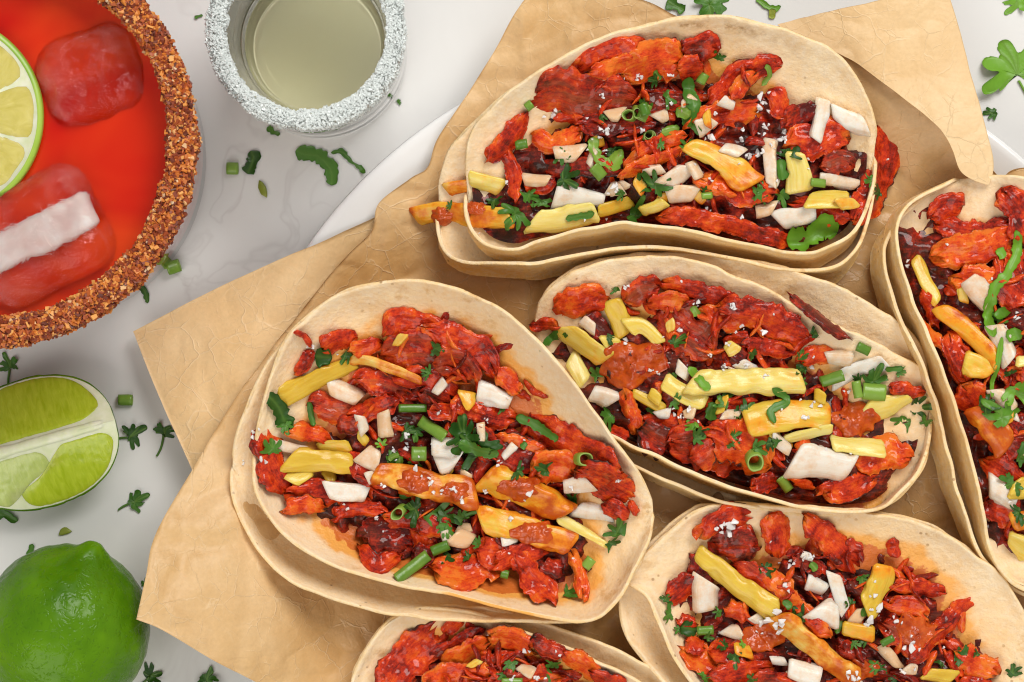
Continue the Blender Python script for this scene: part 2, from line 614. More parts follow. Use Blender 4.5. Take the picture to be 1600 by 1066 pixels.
M['lime_flesh'] = lime_flesh("lime_flesh", (0.38, 0.49, 0.012), (0.56, 0.66, 0.055))
M['lime_membrane'] = lime_flesh('lime_membrane', (0.46, 0.56, 0.14), (0.62, 0.70, 0.26))
M['lime_flesh_pale'] = lime_flesh("lime_flesh_pale", (0.52, 0.44, 0.09), (0.68, 0.60, 0.20))

# glass and drinks
n = NT("clear_glass")
n.set(Base_Color=(0.99, 1.0, 0.995), Roughness=0.0, IOR=1.46, Transmission_Weight=1.0)
M['glass'] = n.m
n = NT("tequila")
n.set(Base_Color=(0.93, 0.89, 0.50), Roughness=0.0, IOR=1.25, Transmission_Weight=0.66)
M['tequila'] = n.m
n = NT("red_cocktail")
c = n.coord("Object")
f = n.noise(c, 14.0, 3.0, 0.5, 1.2)
n.set(Base_Color=n.ramp(f, [(0.35, (0.52, 0.006, 0.003)), (0.65, (0.76, 0.062, 0.008))]), Roughness=0.06, Specular_IOR_Level=0.25)
sss(n, 0.2, (1.0, 0.2, 0.05), 4.0)
M['cocktail'] = n.m
n = NT("ice")
c = n.coord("Object")
fr = n.ramp(n.noise(c, 70.0, 6.0, 0.7, 0.8), [(0.48, 0.0), (0.68, 1.0)])
n.set(Base_Color=(1, 1, 1), Roughness=n.math('MULTIPLY', fr, 0.10), IOR=1.31, Transmission_Weight=n.math('SUBTRACT', 1.0, n.math('MULTIPLY', fr, 0.05)))
n.bump(n.math('ADD', n.noise(n.mapping(c, (1, 3, 1)), 120.0, 4.0, 0.6), fr), 0.5, 1.0)
M['ice'] = n.m
n = NT("cloudy_ice")
c = n.coord("Object")
n.set(Base_Color=n.ramp(n.noise(c, 160.0, 4.0), [(0.35, (0.80, 0.60, 0.56)), (0.65, (0.90, 0.80, 0.77))]), Roughness=0.6)
sss(n, 0.4, (1, 0.6, 0.5), 4.0)
M['cloudy_ice'] = n.m

n = NT("chili_salt")
h = n.attr("hue")
n.set(Base_Color=n.ramp(h, [(0.0, (0.10, 0.018, 0.008)), (0.30, (0.26, 0.045, 0.014)), (0.5, (0.42, 0.085, 0.016)), (0.72, (0.66, 0.21, 0.03)), (0.9, (0.76, 0.36, 0.09)), (1.0, (0.72, 0.55, 0.38))]), Roughness=0.5)
M['chili'] = n.m
n = NT("rim_salt")
n.set(Base_Color=(0.93, 0.98, 0.97), Roughness=0.15, Transmission_Weight=0.25, IOR=1.4)
M['rim_salt'] = n.m

# ------------------------------------------------------------------ the setting: marble table top
ng = 2
V = np.array([[-1500, -1500, 0], [1500, -1500, 0], [1500, 1500, 0], [-1500, 1500, 0.0]])
t = obj('marble_table_top', V, [np.array([[0, 1, 2, 3]])], M['marble'], smooth=False, hm=False, kind='structure')
t['label'] = 'white marble table top with faint grey veins'

# ------------------------------------------------------------------ plate
PX, PY = P(1100, 810, 14)
PX, PY = float(PX), float(PY)
prof = [(0.01, 1.5), (80, 1.5), (82, 0.3), (88, 0.3), (90, 1.6), (122, 4.2), (140, 9.6), (145.5, 12.2), (147, 13.0), (147.6, 13.7), (147.2, 14.4), (146, 14.7),
        (144.3, 14.4), (139, 12.6), (128, 8.5), (119, 5.6), (108, 4.4), (90, 4.2), (0.01, 4.2)]
V, F = lathe(prof, PX, PY, 160)
o = obj('serving_plate', V, F, M['plate'])
tag(o, 'round white porcelain plate under the brown paper and the tacos', 'plate')


# ------------------------------------------------------------------ parchment sheets
def crumple(x, y, seed, amp, nl=24):
    r = np.random.default_rng(seed)
    wx = x + 5 * noise(x / 24, y / 24, 0.3, seed); wy = y + 5 * noise(x / 24, y / 24, 7.3, seed)
    z = np.zeros_like(x)
    for k in range(nl):
        a = r.uniform(0, math.pi)
        c0 = r.uniform(-130, 130)
        s = wx * math.cos(a) + wy * math.sin(a) - c0
        m = sstep(0.05, 0.5, noise(x / 45 + k * 3.1, y / 45, k * 1.7, seed + 3))
        z += r.choice([-1, 1]) * r.uniform(0.4, 1.0) * m * np.exp(-np.abs(s) / r.uniform(2.0, 6.0))
    z += 1.5 * (np.abs(noise(wx / 17, wy / 17, 1.0, seed + 9)) - 0.4) + 0.7 * (np.abs(noise(wx / 7.5, wy / 7.5, 2.0, seed + 12)) - 0.4)
    return z * amp


def coons(c_b, c_t, c_l, c_r, nu, nv):
    B, T = resample(c_b, nu), resample(c_t, nu)
    L, R = resample(c_l, nv), resample(c_r, nv)
    u = np.linspace(0, 1, nu)[:, None, None]
    v = np.linspace(0, 1, nv)[None, :, None]
    return ((1 - v) * B[:, None] + v * T[:, None] + (1 - u) * L[None] + u * R[None]
            - ((1 - u) * (1 - v) * B[0] + u * (1 - v) * B[-1] + (1 - u) * v * T[0] + u * v * T[-1]))


def sheet(name, px, zfun, mat, parent=None, th=0.16, hm=True, grease=1.0):
    nu, nv, _ = px.shape
    x, y = P(px[..., 0], px[..., 1], 12)
    z = zfun(x, y)
    x, y = P(px[..., 0], px[..., 1], z)
    z = zfun(x, y)
    x, y = P(px[..., 0], px[..., 1], z)
    V = np.stack([x, y, z], -1).reshape(-1, 3)
    f = grid_faces(nu, nv)
    nn = vnormals(V, [f])
    if nn[:, 2].mean() < 0:
        f = f[:, ::-1]; nn = -nn
    N0 = len(V)
    V2 = np.vstack([V, V - nn * th])
    idx = np.arange(N0).reshape(nu, nv)
    ring = np.concatenate([idx[:, 0], idx[-1, 1:], idx[-2::-1, -1], idx[0, -2:0:-1]])
    r2 = np.roll(ring, -1)
    edge = np.stack([ring, r2, r2 + N0, ring + N0], 1)
    g = 1 - sstep(96, 150, dplate(V2[:, 0], V2[:, 1]) + 16 * noise(V2[:, 0] / 22, V2[:, 1] / 22, 0, 4))
    return obj(name, V2, [f, f[:, ::-1] + N0, edge], mat, parent=parent, hm=hm, attrs=dict(grease=g * grease))


def dplate(x, y):
    return np.hypot(x - PX, y - PY)


cAx, cAy = P(208, 518, 5)
cBx, cBy = P(213, 968, 38)


def rough_edge(pts, n, amp, seed):
    p = resample(pts, n)
    t = np.linspace(0, 1, n)
    w = np.sin(np.pi * t) ** 0.3
    p[:, 0] += amp * w * noise(t * n / 9, 0.5, 0, seed)
    p[:, 1] += amp * w * noise(t * n / 9, 9.5, 0, seed)
    return p


def zA(x, y):
    d = dplate(x, y)
    z = 6.2 + 11.3 * sstep(118, 146, d) - 0.30 * np.maximum(d - 149, 0)
    return np.maximum(z + crumple(x, y, 21, 0.8, 34), 0.6)


pa = coons(rough_edge([(208, 518), (230, 575), (262, 650), (300, 735), (340, 830), (390, 930)], 90, 1.0, 1),
           rough_edge([(700, 300), (740, 400), (760, 600), (780, 800), (790, 930)], 90, 0.5, 2),
           rough_edge([(208, 518), (300, 470), (400, 422), (500, 378), (575, 345), (640, 312), (700, 300)], 90, 1.2, 3),
           rough_edge([(390, 930), (500, 940), (650, 940), (790, 930)], 90, 0.5, 4), 90, 90)
o = sheet('parchment_sheet', pa, zA, M['paper_pale'])
tag(o, 'pale brown parchment sheet, lower layer, its corner pointing left towards the red drink', 'parchment paper')


def zB(x, y):
    d = dplate(x, y)
    z = 9.6 + 11.0 * sstep(114, 146, d) + 0.10 * np.maximum(d - 149, 0)
    dc = np.hypot(x - cBx, y - cBy)
    z += 19 * (1 - sstep(2, 62, dc))
    # standing lip along the upper left edge
    return z + crumple(x, y, 33, 1.35, 60)


pb = coons(rough_edge([(213, 968), (255, 985), (330, 1030), (400, 1066), (520, 1130), (760, 1240), (1200, 1290), (1800, 1290)], 300, 1.0, 5),
           rough_edge([(840, -25), (930, -20), (1010, 2), (1062, 27), (1140, 45), (1215, 40), (1290, 25), (1380, 60), (1480, 140), (1556, 272), (1600, 262), (1800, 255)], 300, 1.0, 6),
           rough_edge([(213, 968), (228, 900), (243, 835), (300, 735), (370, 620), (472, 483), (540, 402), (581, 360), (592, 318), (640, 280), (668, 262), (684, 215), (735, 140), (775, 75), (805, 20), (840, -25)], 240, 1.2, 7),
           [(1800, 1290), (1805, 900), (1800, 500), (1800, 255)], 300, 240)
sheetB = sheet('parchment_sheet', pb, zB, M['paper'])
tag(sheetB, 'crinkled brown parchment sheet lining the plate directly under the tacos', 'parchment paper')

tipx, tipy = P(1546, 290, 28)


def zC(x, y):
    # the turned-up corner: high along its free lower-left edge, sinking to the rim at the top
    d = np.hypot(x - tipx, y - tipy)
    z = 21.0 + 6.0 * (1 - sstep(0, 50, d)) + 3.0 * np.sin(np.clip((x - 85) / 60, 0, 1) * math.pi)
    return z + 0.5 * crumple(x, y, 55, 1.0, 14)


pc = coons(rough_edge([(1240, 60), (1290, 74), (1335, 97), (1370, 122), (1420, 160), (1468, 200), (1488, 235), (1500, 266), (1522, 282), (1546, 290)], 140, 0.8, 8),
           rough_edge([(1215, 38), (1262, 26), (1310, 14), (1360, 4), (1420, -12), (1478, -22)], 140, 0.8, 9),
           [(1240, 60), (1225, 48), (1215, 38)],
           rough_edge([(1546, 290), (1553, 258), (1542, 205), (1524, 140), (1508, 80), (1495, 30), (1478, -22)], 110, 1.0, 10), 140, 110)
fl = sheet('turned_up_flap', pc, zC, M['paper_pale'], parent=sheetB, grease=0.0)
fl['label'] = 'paler turned-up corner of the parchment beyond the top taco'


# ------------------------------------------------------------------ tortillas
def rim_curve(back, front, n, ze, zb, zf, seed, pw=0.62, wav=1.4):
    h = n // 2
    b = resample(back, h + 1)[:-1]
    f = resample(front, h + 1)[:-1]
    p = np.vstack([b, f])
    th = np.arange(n) * 2 * np.pi / n
    s = np.sin(th)
    z = np.where(s >= 0, ze + (zb - ze) * np.abs(s) ** pw, ze + (zf - ze) * np.abs(s) ** pw)
    z = z + wav * noise(np.cos(th) * 2.2 + 5, np.sin(th) * 2.2 + 5, seed * 1.3, 4)
    p = p + 2.0 * np.stack([noise(np.arange(n) / 5.0, 0.3, seed, 6), noise(np.arange(n) / 5.0, 8.3, seed, 6)], 1)
    x, y = P(p[:, 0], p[:, 1], z)
    return np.stack([x, y, z], 1)


def loft(R, rho, th, zk, ze, kf):
    """point of the folded disc at polar position rho, th; R is the closed rim"""
    n = len(R)
    a = rho * np.cos(th)
    b = rho * np.sin(th)
    ta = np.arccos(np.clip(a, -1, 1))

    def at(t):
        f = (t / (2 * np.pi) * n) % n
        i = f.astype(int) % n
        u = (f - np.floor(f))[..., None]
        return R[i] * (1 - u) + R[(i + 1) % n] * u
    Rb, Rf = at(ta), at(2 * np.pi - ta)
    K = Rb * (1 - kf) + Rf * kf
    zend = (R[0, 2] + R[n // 2, 2]) / 2
    K[..., 2] = zk + (zend - zk) * np.abs(a) ** 4.0
    w = np.sqrt(np.maximum(1 - a * a, 1e-6))
    q = np.clip(np.abs(b) / w, 0, 1)
    T = np.where((b >= 0)[..., None], Rb, Rf)
    hx = 0.5 * q + 0.5 * (1 - (1 - q) ** 1.7)
    vz = (np.sqrt(q * q + 0.05) - 0.2236) / (math.sqrt(1.05) - 0.2236)
    vz = 0.5 * vz + 0.5 * q ** 2.3
    out = K + (T - K) * np.stack([hx, hx, vz], -1)
    return out


TH = 1.05


def tortilla(parent, R, zk, ze, kf, seed, oilf, toast_back=0.0, oil_front=0.0):
    nr, nt = 40, 220
    rho = (np.linspace(0.02, 1, nr) ** 0.8)[:, None] * np.ones((1, nt))
    th = np.ones((nr, 1)) * np.linspace(0, 2 * np.pi, nt, endpoint=False)[None]
    Pt = loft(R, rho, th, zk, ze, kf)
    V = Pt.reshape(-1, 3)
    V[:, 2] += (0.7 * noise(V[:, 0] / 11, V[:, 1] / 11, 0.0, seed + 2) + 0.22 * noise(V[:, 0] / 3, V[:, 1] / 3, 0.0, seed + 5)) * sstep(0.2, 0.9, rho.ravel())
    f = grid_faces(nr, nt, wrap_v=True)
    nn = vnormals(V, [f])
    if nn[:nt * 8, 2].mean() < 0:
        f = f[:, ::-1]; nn = -nn
    N0 = nr * nt
    last = np.arange((nr - 1) * nt, nr * nt)
    # rounded rim: direction away from the centre of the surface
    prev = V[last - nt]
    out = V[last] - prev
    out /= np.maximum(np.linalg.norm(out, axis=1, keepdims=True), 1e-6)
    jag = 0.3 * noise(np.arange(nt) / 1.7, 0.4, seed)[:, None] + 0.35 * noise(np.arange(nt) / 5.0, 3.4, seed)[:, None]
    e1 = V[last] + out * (0.22 + jag) - nn[last] * TH * 0.12
    e2 = V[last] + out * (0.25 + jag) - nn[last] * TH * 0.8
    bot = V - nn * TH
    allV = np.vstack([V, e1, e2, bot])
    A0, B0, C0 = N0, N0 + nt, N0 + 2 * nt
    j = np.arange(nt); j2 = (j + 1) % nt
    flipd = (f[0][1] != grid_faces(nr, nt, wrap_v=True)[0][1])

    def band(a, b):
        q = np.stack([a[j], b[j], b[j2], a[j2]], 1)
        return q[:, ::-1] if flipd else q
    faces = [f, band(last, A0 + j), band(A0 + j, B0 + j), band(B0 + j, C0 + last), f[:, ::-1] + C0]
    # close the tiny centre holes
    cen = np.arange(nt)
    rad = np.concatenate([rho.ravel(), np.ones(2 * nt), rho.ravel()])
    under = np.concatenate([np.zeros(N0), np.full(nt, 0.25), np.full(nt, 0.6), np.ones(N0)])
    ths = th.ravel()
    oil_in = oilf * (1.5 - sstep(0.55, 1.02, rho.ravel()) * 1.45)
    oil_rim = oil_front * np.exp(-((ths - 1.58 * np.pi) / 0.5) ** 2)
    oil = np.concatenate([oil_in, oil_rim.reshape(nr, nt)[-1], oil_rim.reshape(nr, nt)[-1], oil_rim * 0.95])
    tb = toast_back * np.exp(-((ths - 0.42 * np.pi) / 0.40) ** 2) * np.exp(-((rho.ravel() - 0.955) / 0.02) ** 2)
    toast = np.concatenate([tb, np.zeros(2 * nt), np.zeros(N0)])
    return obj('tortilla', allV, faces, M['tortilla'], parent=parent, attrs=dict(rad=rad, under=under, oil=oil, toast=toast))


TACOS = [
    # inner back, inner front, outer back, outer front, (ze, zb, zf), keel fraction, bed level, label
    dict(key='t1',
         ib=[(1366, 245), (1366, 200), (1349, 144), (1323, 106), (1293, 76), (1244, 56), (1188, 39), (1131, 28), (1075, 28), (1020, 39), (940, 61), (880, 91), (827, 125), (790, 151), (752, 189), (737, 219), (730, 260), (728, 300)],
         jf=[(728, 300), (733, 345), (756, 375), (801, 386), (850, 373), (903, 358), (970, 346), (1000, 348), (1056, 354), (1113, 367), (1169, 378), (1225, 390), (1278, 390), (1323, 369), (1345, 345), (1362, 290), (1366, 245)],
         ob=[(1364, 250), (1362, 190), (1345, 142), (1320, 104), (1290, 76), (1244, 55), (1188, 40), (1075, 29), (940, 62), (830, 124), (749, 185), (707, 230), (689, 279), (683, 320)],
         of=[(683, 320), (686, 362), (700, 395), (730, 408), (790, 410), (850, 406), (920, 394), (977, 385), (1056, 386), (1150, 402), (1225, 417), (1285, 419), (1322, 403), (1345, 372), (1360, 310), (1364, 250)],
         z=(21, 43, 37), zo=(18, 39, 32), kf=1.1, lvl=33, toast=1.0, oilr=0.35,
         label='top taco on the plate, heaped to its right end, nearest the shot glass'),
    dict(key='t2',
         ib=[(1452, 640), (1446, 592), (1423, 566), (1386, 548), (1331, 522), (1258, 489), (1185, 449), (1130, 427), (1094, 412), (1040, 405), (985, 405), (930, 416), (886, 434), (853, 463), (838, 496), (838, 530)],
         jf=[(838, 530), (850, 570), (880, 620), (920, 658), (966, 683), (1040, 716), (1113, 749), (1185, 771), (1240, 786), (1313, 797), (1368, 793), (1401, 771), (1430, 738), (1448, 691), (1452, 640)],
         ob=[(1450, 650), (1446, 570), (1423, 519), (1368, 482), (1313, 453), (1258, 431), (1203, 415), (1130, 405), (1050, 398), (960, 402), (900, 420), (860, 448), (840, 485), (835, 525)],
         of=[(835, 525), (850, 590), (900, 665), (940, 698), (981, 719), (1040, 747), (1113, 776), (1185, 792), (1260, 800), (1330, 801), (1390, 783), (1430, 745), (1447, 700), (1450, 650)],
         z=(19, 34, 33), zo=(16, 30, 28), kf=1.04, lvl=28, toast=0.0, oilr=0.0,
         label='middle taco with a large white onion chunk, below the top taco'),
    dict(key='t3',
         ib=[(1019, 800), (1016, 777), (995, 735), (958, 693), (927, 646), (890, 593), (838, 536), (785, 488), (733, 462), (680, 446), (640, 441), (603, 443), (542, 455), (487, 491), (446, 537), (421, 602), (406, 663), (401, 705)],
         jf=[(401, 705), (402, 769), (440, 827), (492, 865), (543, 889), (595, 905), (680, 922), (759, 940), (811, 951), (880, 966), (911, 969), (943, 956), (974, 919), (995, 877), (1012, 840), (1019, 800)],
         ob=[(1017, 810), (1010, 770), (955, 695), (890, 595), (785, 490), (680, 448), (603, 445), (542, 457), (487, 493), (441, 541), (416, 577), (390, 633), (370, 683), (364, 730)],
         of=[(364, 730), (367, 775), (396, 844), (440, 892), (492, 923), (543, 940), (595, 954), (654, 962), (760, 968), (860, 968), (920, 966), (950, 950), (980, 910), (1005, 860), (1017, 810)],
         z=(28, 44, 34), zo=(24.5, 39, 29), kf=0.82, lvl=26, toast=0.0, oilr=0.9,
         label='leftmost taco, widest open, with salsa-covered pineapple chunks in its middle'),
    dict(key='t4',
         ib=[(1625, 930), (1700, 900), (1780, 780), (1800, 600), (1770, 430), (1700, 320), (1640, 285), (1600, 280), (1540, 277), (1500, 282)],
         jf=[(1500, 282), (1477, 291), (1433, 313), (1408, 344), (1404, 382), (1417, 438), (1439, 495), (1470, 564), (1502, 652), (1527, 740), (1537, 797), (1552, 866), (1577, 904), (1600, 918), (1625, 930)],
         ob=[(1620, 935), (1710, 905), (1790, 780), (1810, 600), (1780, 430), (1705, 315), (1600, 285), (1500, 287)],
         of=[(1500, 287), (1450, 308), (1410, 343), (1388, 375), (1383, 400), (1386, 432), (1408, 495), (1439, 558), (1464, 627), (1483, 702), (1508, 797), (1527, 853), (1546, 879), (1580, 915), (1620, 935)],
         z=(22, 39, 34), zo=(18, 34, 29), kf=1.04, lvl=29, toast=0.0, oilr=0.6,
         label='upright taco cut off by the right edge of the photo'),
    dict(key='t5',
         ib=[(1630, 1080), (1620, 1010), (1598, 957), (1582, 930), (1555, 895), (1515, 863), (1475, 836), (1421, 815), (1367, 804), (1314, 799), (1260, 796), (1200, 792), (1140, 790), (1110, 793), (1081, 805), (1040, 836), (1014, 862), (990, 885), (977, 905)],
         jf=[(977, 905), (1014, 930), (1035, 981), (1054, 1021), (1083, 1066), (1140, 1130), (1250, 1190), (1400, 1220), (1520, 1200), (1600, 1140), (1630, 1080)],
         ob=[(1628, 1085), (1618, 1010), (1596, 955), (1515, 860), (1421, 812), (1314, 797), (1200, 790), (1110, 790), (1078, 801), (1038, 830), (1008, 858), (984, 892), (972, 930)],
         of=[(972, 930), (972, 960), (978, 985), (997, 1018), (1040, 1066), (1100, 1130), (1230, 1205), (1400, 1235), (1530, 1215), (1610, 1150), (1628, 1085)],
         z=(20, 28, 32), zo=(17, 25, 27), kf=0.72, lvl=25, toast=0.0, oilr=0.3,
         label='taco in the lower right with one long pineapple spear across it'),
    dict(key='t6',
         ib=[(1060, 1180), (1050, 1120), (1020, 1085), (992, 1066), (914, 1027), (865, 1008), (832, 995), (787, 978), (748, 962), (700, 952), (650, 953), (618, 967), (595, 990), (569, 1026), (553, 1066), (550, 1110)],
         jf=[(550, 1110), (580, 1180), (680, 1230), (800, 1260), (950, 1260), (1040, 1230), (1060, 1180)],
         ob=[(1095, 1180), (1085, 1110), (1040, 1063), (995, 1034), (930, 1004), (865, 982), (813, 965), (750, 952), (690, 948), (640, 952), (605, 972), (575, 1012), (555, 1052), (548, 1110)],
         of=[(548, 1110), (575, 1195), (680, 1245), (800, 1275), (960, 1275), (1070, 1240), (1095, 1180)],
         z=(18, 28, 29), zo=(15, 25, 25), kf=0.6, lvl=24, toast=0.0, oilr=0.0,
         label='taco cut off by the bottom edge below the leftmost taco'),
]
TE = {}
for k, T in enumerate(TACOS):
    n = 240
    Ri = rim_curve(T['ib'], T['jf'], n, *T['z'], seed=40 + k)
    Ro = rim_curve(T['ob'], T['of'], n, *T['zo'], seed=60 + k)
    e = empty('taco', float(Ri[:, 0].mean()), float(Ri[:, 1].mean()), 9.0)
    tag(e, T['label'], 'taco', 'tacos on the parchment')
    TE[T['key']] = e
    T['R'] = Ri
    tortilla(e, Ro, 11.5, T['zo'][0], T['kf'], 80 + k, 0.10, 0, 0.5 * T['oilr'])
    tortilla(e, Ri, 14.5, T['z'][0], T['kf'], 90 + k, 0.95, T['toast'], T['oilr'])
    # loose bed of chopped meat lying in the fold
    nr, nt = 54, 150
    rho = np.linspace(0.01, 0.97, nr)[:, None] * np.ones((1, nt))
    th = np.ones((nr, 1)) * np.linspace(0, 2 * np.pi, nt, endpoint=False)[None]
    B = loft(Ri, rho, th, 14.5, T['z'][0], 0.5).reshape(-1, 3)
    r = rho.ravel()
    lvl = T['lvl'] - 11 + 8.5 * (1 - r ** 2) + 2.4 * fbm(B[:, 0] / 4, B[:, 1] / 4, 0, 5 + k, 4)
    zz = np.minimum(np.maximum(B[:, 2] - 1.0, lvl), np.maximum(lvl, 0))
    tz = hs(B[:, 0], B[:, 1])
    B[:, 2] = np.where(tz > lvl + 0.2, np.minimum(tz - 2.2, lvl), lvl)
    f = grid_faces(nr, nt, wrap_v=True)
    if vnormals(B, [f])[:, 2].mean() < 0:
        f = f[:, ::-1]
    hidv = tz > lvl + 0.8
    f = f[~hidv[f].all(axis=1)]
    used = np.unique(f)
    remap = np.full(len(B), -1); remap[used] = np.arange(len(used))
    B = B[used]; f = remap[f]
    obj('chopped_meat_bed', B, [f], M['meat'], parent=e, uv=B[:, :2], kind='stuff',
        attrs=dict(tone=0.12 + 0.2 * noise(B[:, 0] / 6, B[:, 1] / 6, 0, 3), brown=0.5, char_shade=0.60))  # bed colour darkened to paint in the shade of gaps between slices


# ------------------------------------------------------------------ pieces of filling
def frame_of(pts):
    d = np.gradient(pts, axis=0)
    d /= np.maximum(np.linalg.norm(d, axis=1, keepdims=True), 1e-9)
    return d, np.stack([-d[:, 1], d[:, 0]], 1)


SEED = [100]


def nxt():
    SEED[0] += 1
    return SEED[0]


def to_mm(pts):
    pts = np.asarray(pts, float)
    x, y = place(pts[:, 0], pts[:, 1])
    return np.stack([x, y], 1)


def meat(parent, pts, w, tone=0.4, brown=0.15, char_shade=0.0, t=3.0, curl=None, name='meat_slice'):
    """ragged fibrous slice draped over what lies below; pts and w in photo pixels"""
    sd = nxt()
    r = np.random.default_rng(sd)
    p = to_mm(pts)
    L = np.linalg.norm(np.diff(p, axis=0), axis=1).sum()
    W = w * MM * 0.955
    step = 0.55 if L * W > 60 else 0.45
    nu = int(np.clip(L / step, 14, 120)); nv = int(np.clip(W / step, 11, 60))
    p = resample(p, nu)
    d, nm = frame_of(p)
    s = np.linspace(0, 1, nu)
    v = np.linspace(-1, 1, nv)
    wob = np.stack([nm[:, 0], nm[:, 1]], 1) * (0.10 * W * noise(s * L / 7, 0.7, sd)[:, None])
    p = p + wob
    end = (1 - np.abs(2 * s - 1) ** r.uniform(3.5, 7)) ** 0.5
    end = np.maximum(end, 0.02)
    wl = end * (1 + 0.30 * fbm(s * L / 4.0, 1.5, 0, sd, 4)) * W / 2
    wr = end * (1 + 0.30 * fbm(s * L / 4.0, 7.5, 0, sd, 4)) * W / 2
    vv = v[None, :]
    ww = np.where(vv < 0, wl[:, None], wr[:, None])
    # ragged torn sides and tattered ends
    rag = 0.28 * noise(s * L / 2.0, 0.5, 3, sd)[:, None] + 0.08 * noise(s * L / 0.8, 4.5, 3, sd)[:, None]
    rag2 = 0.28 * noise(s * L / 2.0, 9.5, 3, sd)[:, None] + 0.08 * noise(s * L / 0.8, 14.5, 3, sd)[:, None]
    ww = ww + np.abs(vv) ** 3 * np.where(vv < 0, rag, rag2) * 1.3
    tat = 0.6 + 0.5 * fbm(vv * W / 2.2 + 0 * ww, 3.3 + (s[:, None] > 0.5) * 9.0, sd, sd, 4)
    ext = np.where(s[:, None] < 0.5, -1, 1) * sstep(0.30, 0.5, np.abs(s[:, None] - 0.5)) * (tat - 0.6) * min(0.3 * L, 4.5)
    x = p[:, 0:1] + nm[:, 0:1] * vv * ww + d[:, 0:1] * ext
    y = p[:, 1:2] + nm[:, 1:2] * vv * ww + d[:, 1:2] * ext
    drape = hblur(x, y, 2.2)
    pl = rest(x.ravel(), y.ravel(), 60, 0.7)(x, y)
    base = 0.5 * drape + 0.5 * pl + np.clip(r.normal(0, 0.20), -0.4, 0.4) * vv * ww + np.clip(r.normal(0, 0.12), -0.25, 0.25) * (s[:, None] - 0.5) * L
    base = base + max(0.0, float(np.percentile(hs(x, y) - base, 55)))
    edge = (1 - np.abs(vv) ** 5) * np.minimum(1, end[:, None] * 1.15)
    um = s[:, None] * L + 0 * vv
    vm = vv * ww
    fibre = 0.15 * noise(um / 5.5, vm / 1.1 + 0.4 * noise(um / 3, vm / 3, 1, sd), 0, sd + 5) + 0.06 * noise(um / 2.2, vm / 0.7, 0, sd + 6)
    lumps = 0.66 * fbm(x / 3.2, y / 3.2, 0, sd + 1, 4)
    cur = r.uniform(-0.6, 1.5) if curl is None else curl
    fold = 1.1 * noise(um / 11 + 3, vm / 9, 0.5, sd + 7)
    zt = base + t * (0.35 + 0.65 * edge) + fibre * (0.4 + 0.6 * edge) + lumps + fold + cur * vv ** 2 * np.minimum(1, W / 9) * (0.5 + 0.8 * noise(s * 3, sd)[:, None])
    zb = zt - t * (0.25 + 0.75 * edge) - 0.3
    V = np.vstack([np.stack([x, y, zt], -1).reshape(-1, 3), np.stack([x, y, zb], -1).reshape(-1, 3)])
    N0 = nu * nv
    f = grid_faces(nu, nv, flip=True)
    if vnormals(V[:N0], [f])[:, 2].mean() < 0:
        f = f[:, ::-1]
    idx = np.arange(N0).reshape(nu, nv)
    ring = np.concatenate([idx[:, 0], idx[-1, 1:], idx[-2::-1, -1], idx[0, -2:0:-1]])
    r2 = np.roll(ring, -1)
    edgef = np.stack([ring, r2, r2 + N0, ring + N0], 1)
    uv = np.stack([um + sd * 13.7, vm + sd * 3.1], -1).reshape(-1, 2)
    uv = np.vstack([uv, uv])
    te = tone + 0.16 * (1 - edge) + 0.25 * noise(x / 6, y / 6, 0, sd + 8) + 0.3 * fibre
    ce = char_shade * (0.65 + 0.5 * noise(x / 5, y / 5, 2, sd + 9)) + (0.75 * (1 - edge) * (r.random() < 0.3) + 0.12 * (1 - edge)) * np.clip(0.4 + noise(x / 7, y / 7, 5, sd), 0, 1)
    be = brown * edge
    at = dict(tone=np.tile(te.ravel(), 2), char_shade=np.tile(ce.ravel(), 2), brown=np.tile(be.ravel() + 0 * te.ravel(), 2))
    return obj(name, V, [f, f[:, ::-1] + N0, edgef], M['meat'], parent=parent, uv=uv, attrs=at)


def rest(x, y, pct=70, smax=0.45):
    """plane that a rigid piece with footprint x, y settles on"""
    h = hs(x, y)
    A = np.stack([np.ones_like(x), x - x.mean(), y - y.mean()], 1)
    c, *_ = np.linalg.lstsq(A, h, rcond=None)
    g = np.hypot(c[1], c[2])
    if g > smax:
        c[1:] *= smax / g
    c[0] += np.percentile(h - A @ c, pct)
    mx, my = x.mean(), y.mean()
    return lambda X, Y: c[0] + c[1] * (X - mx) + c[2] * (Y - my)


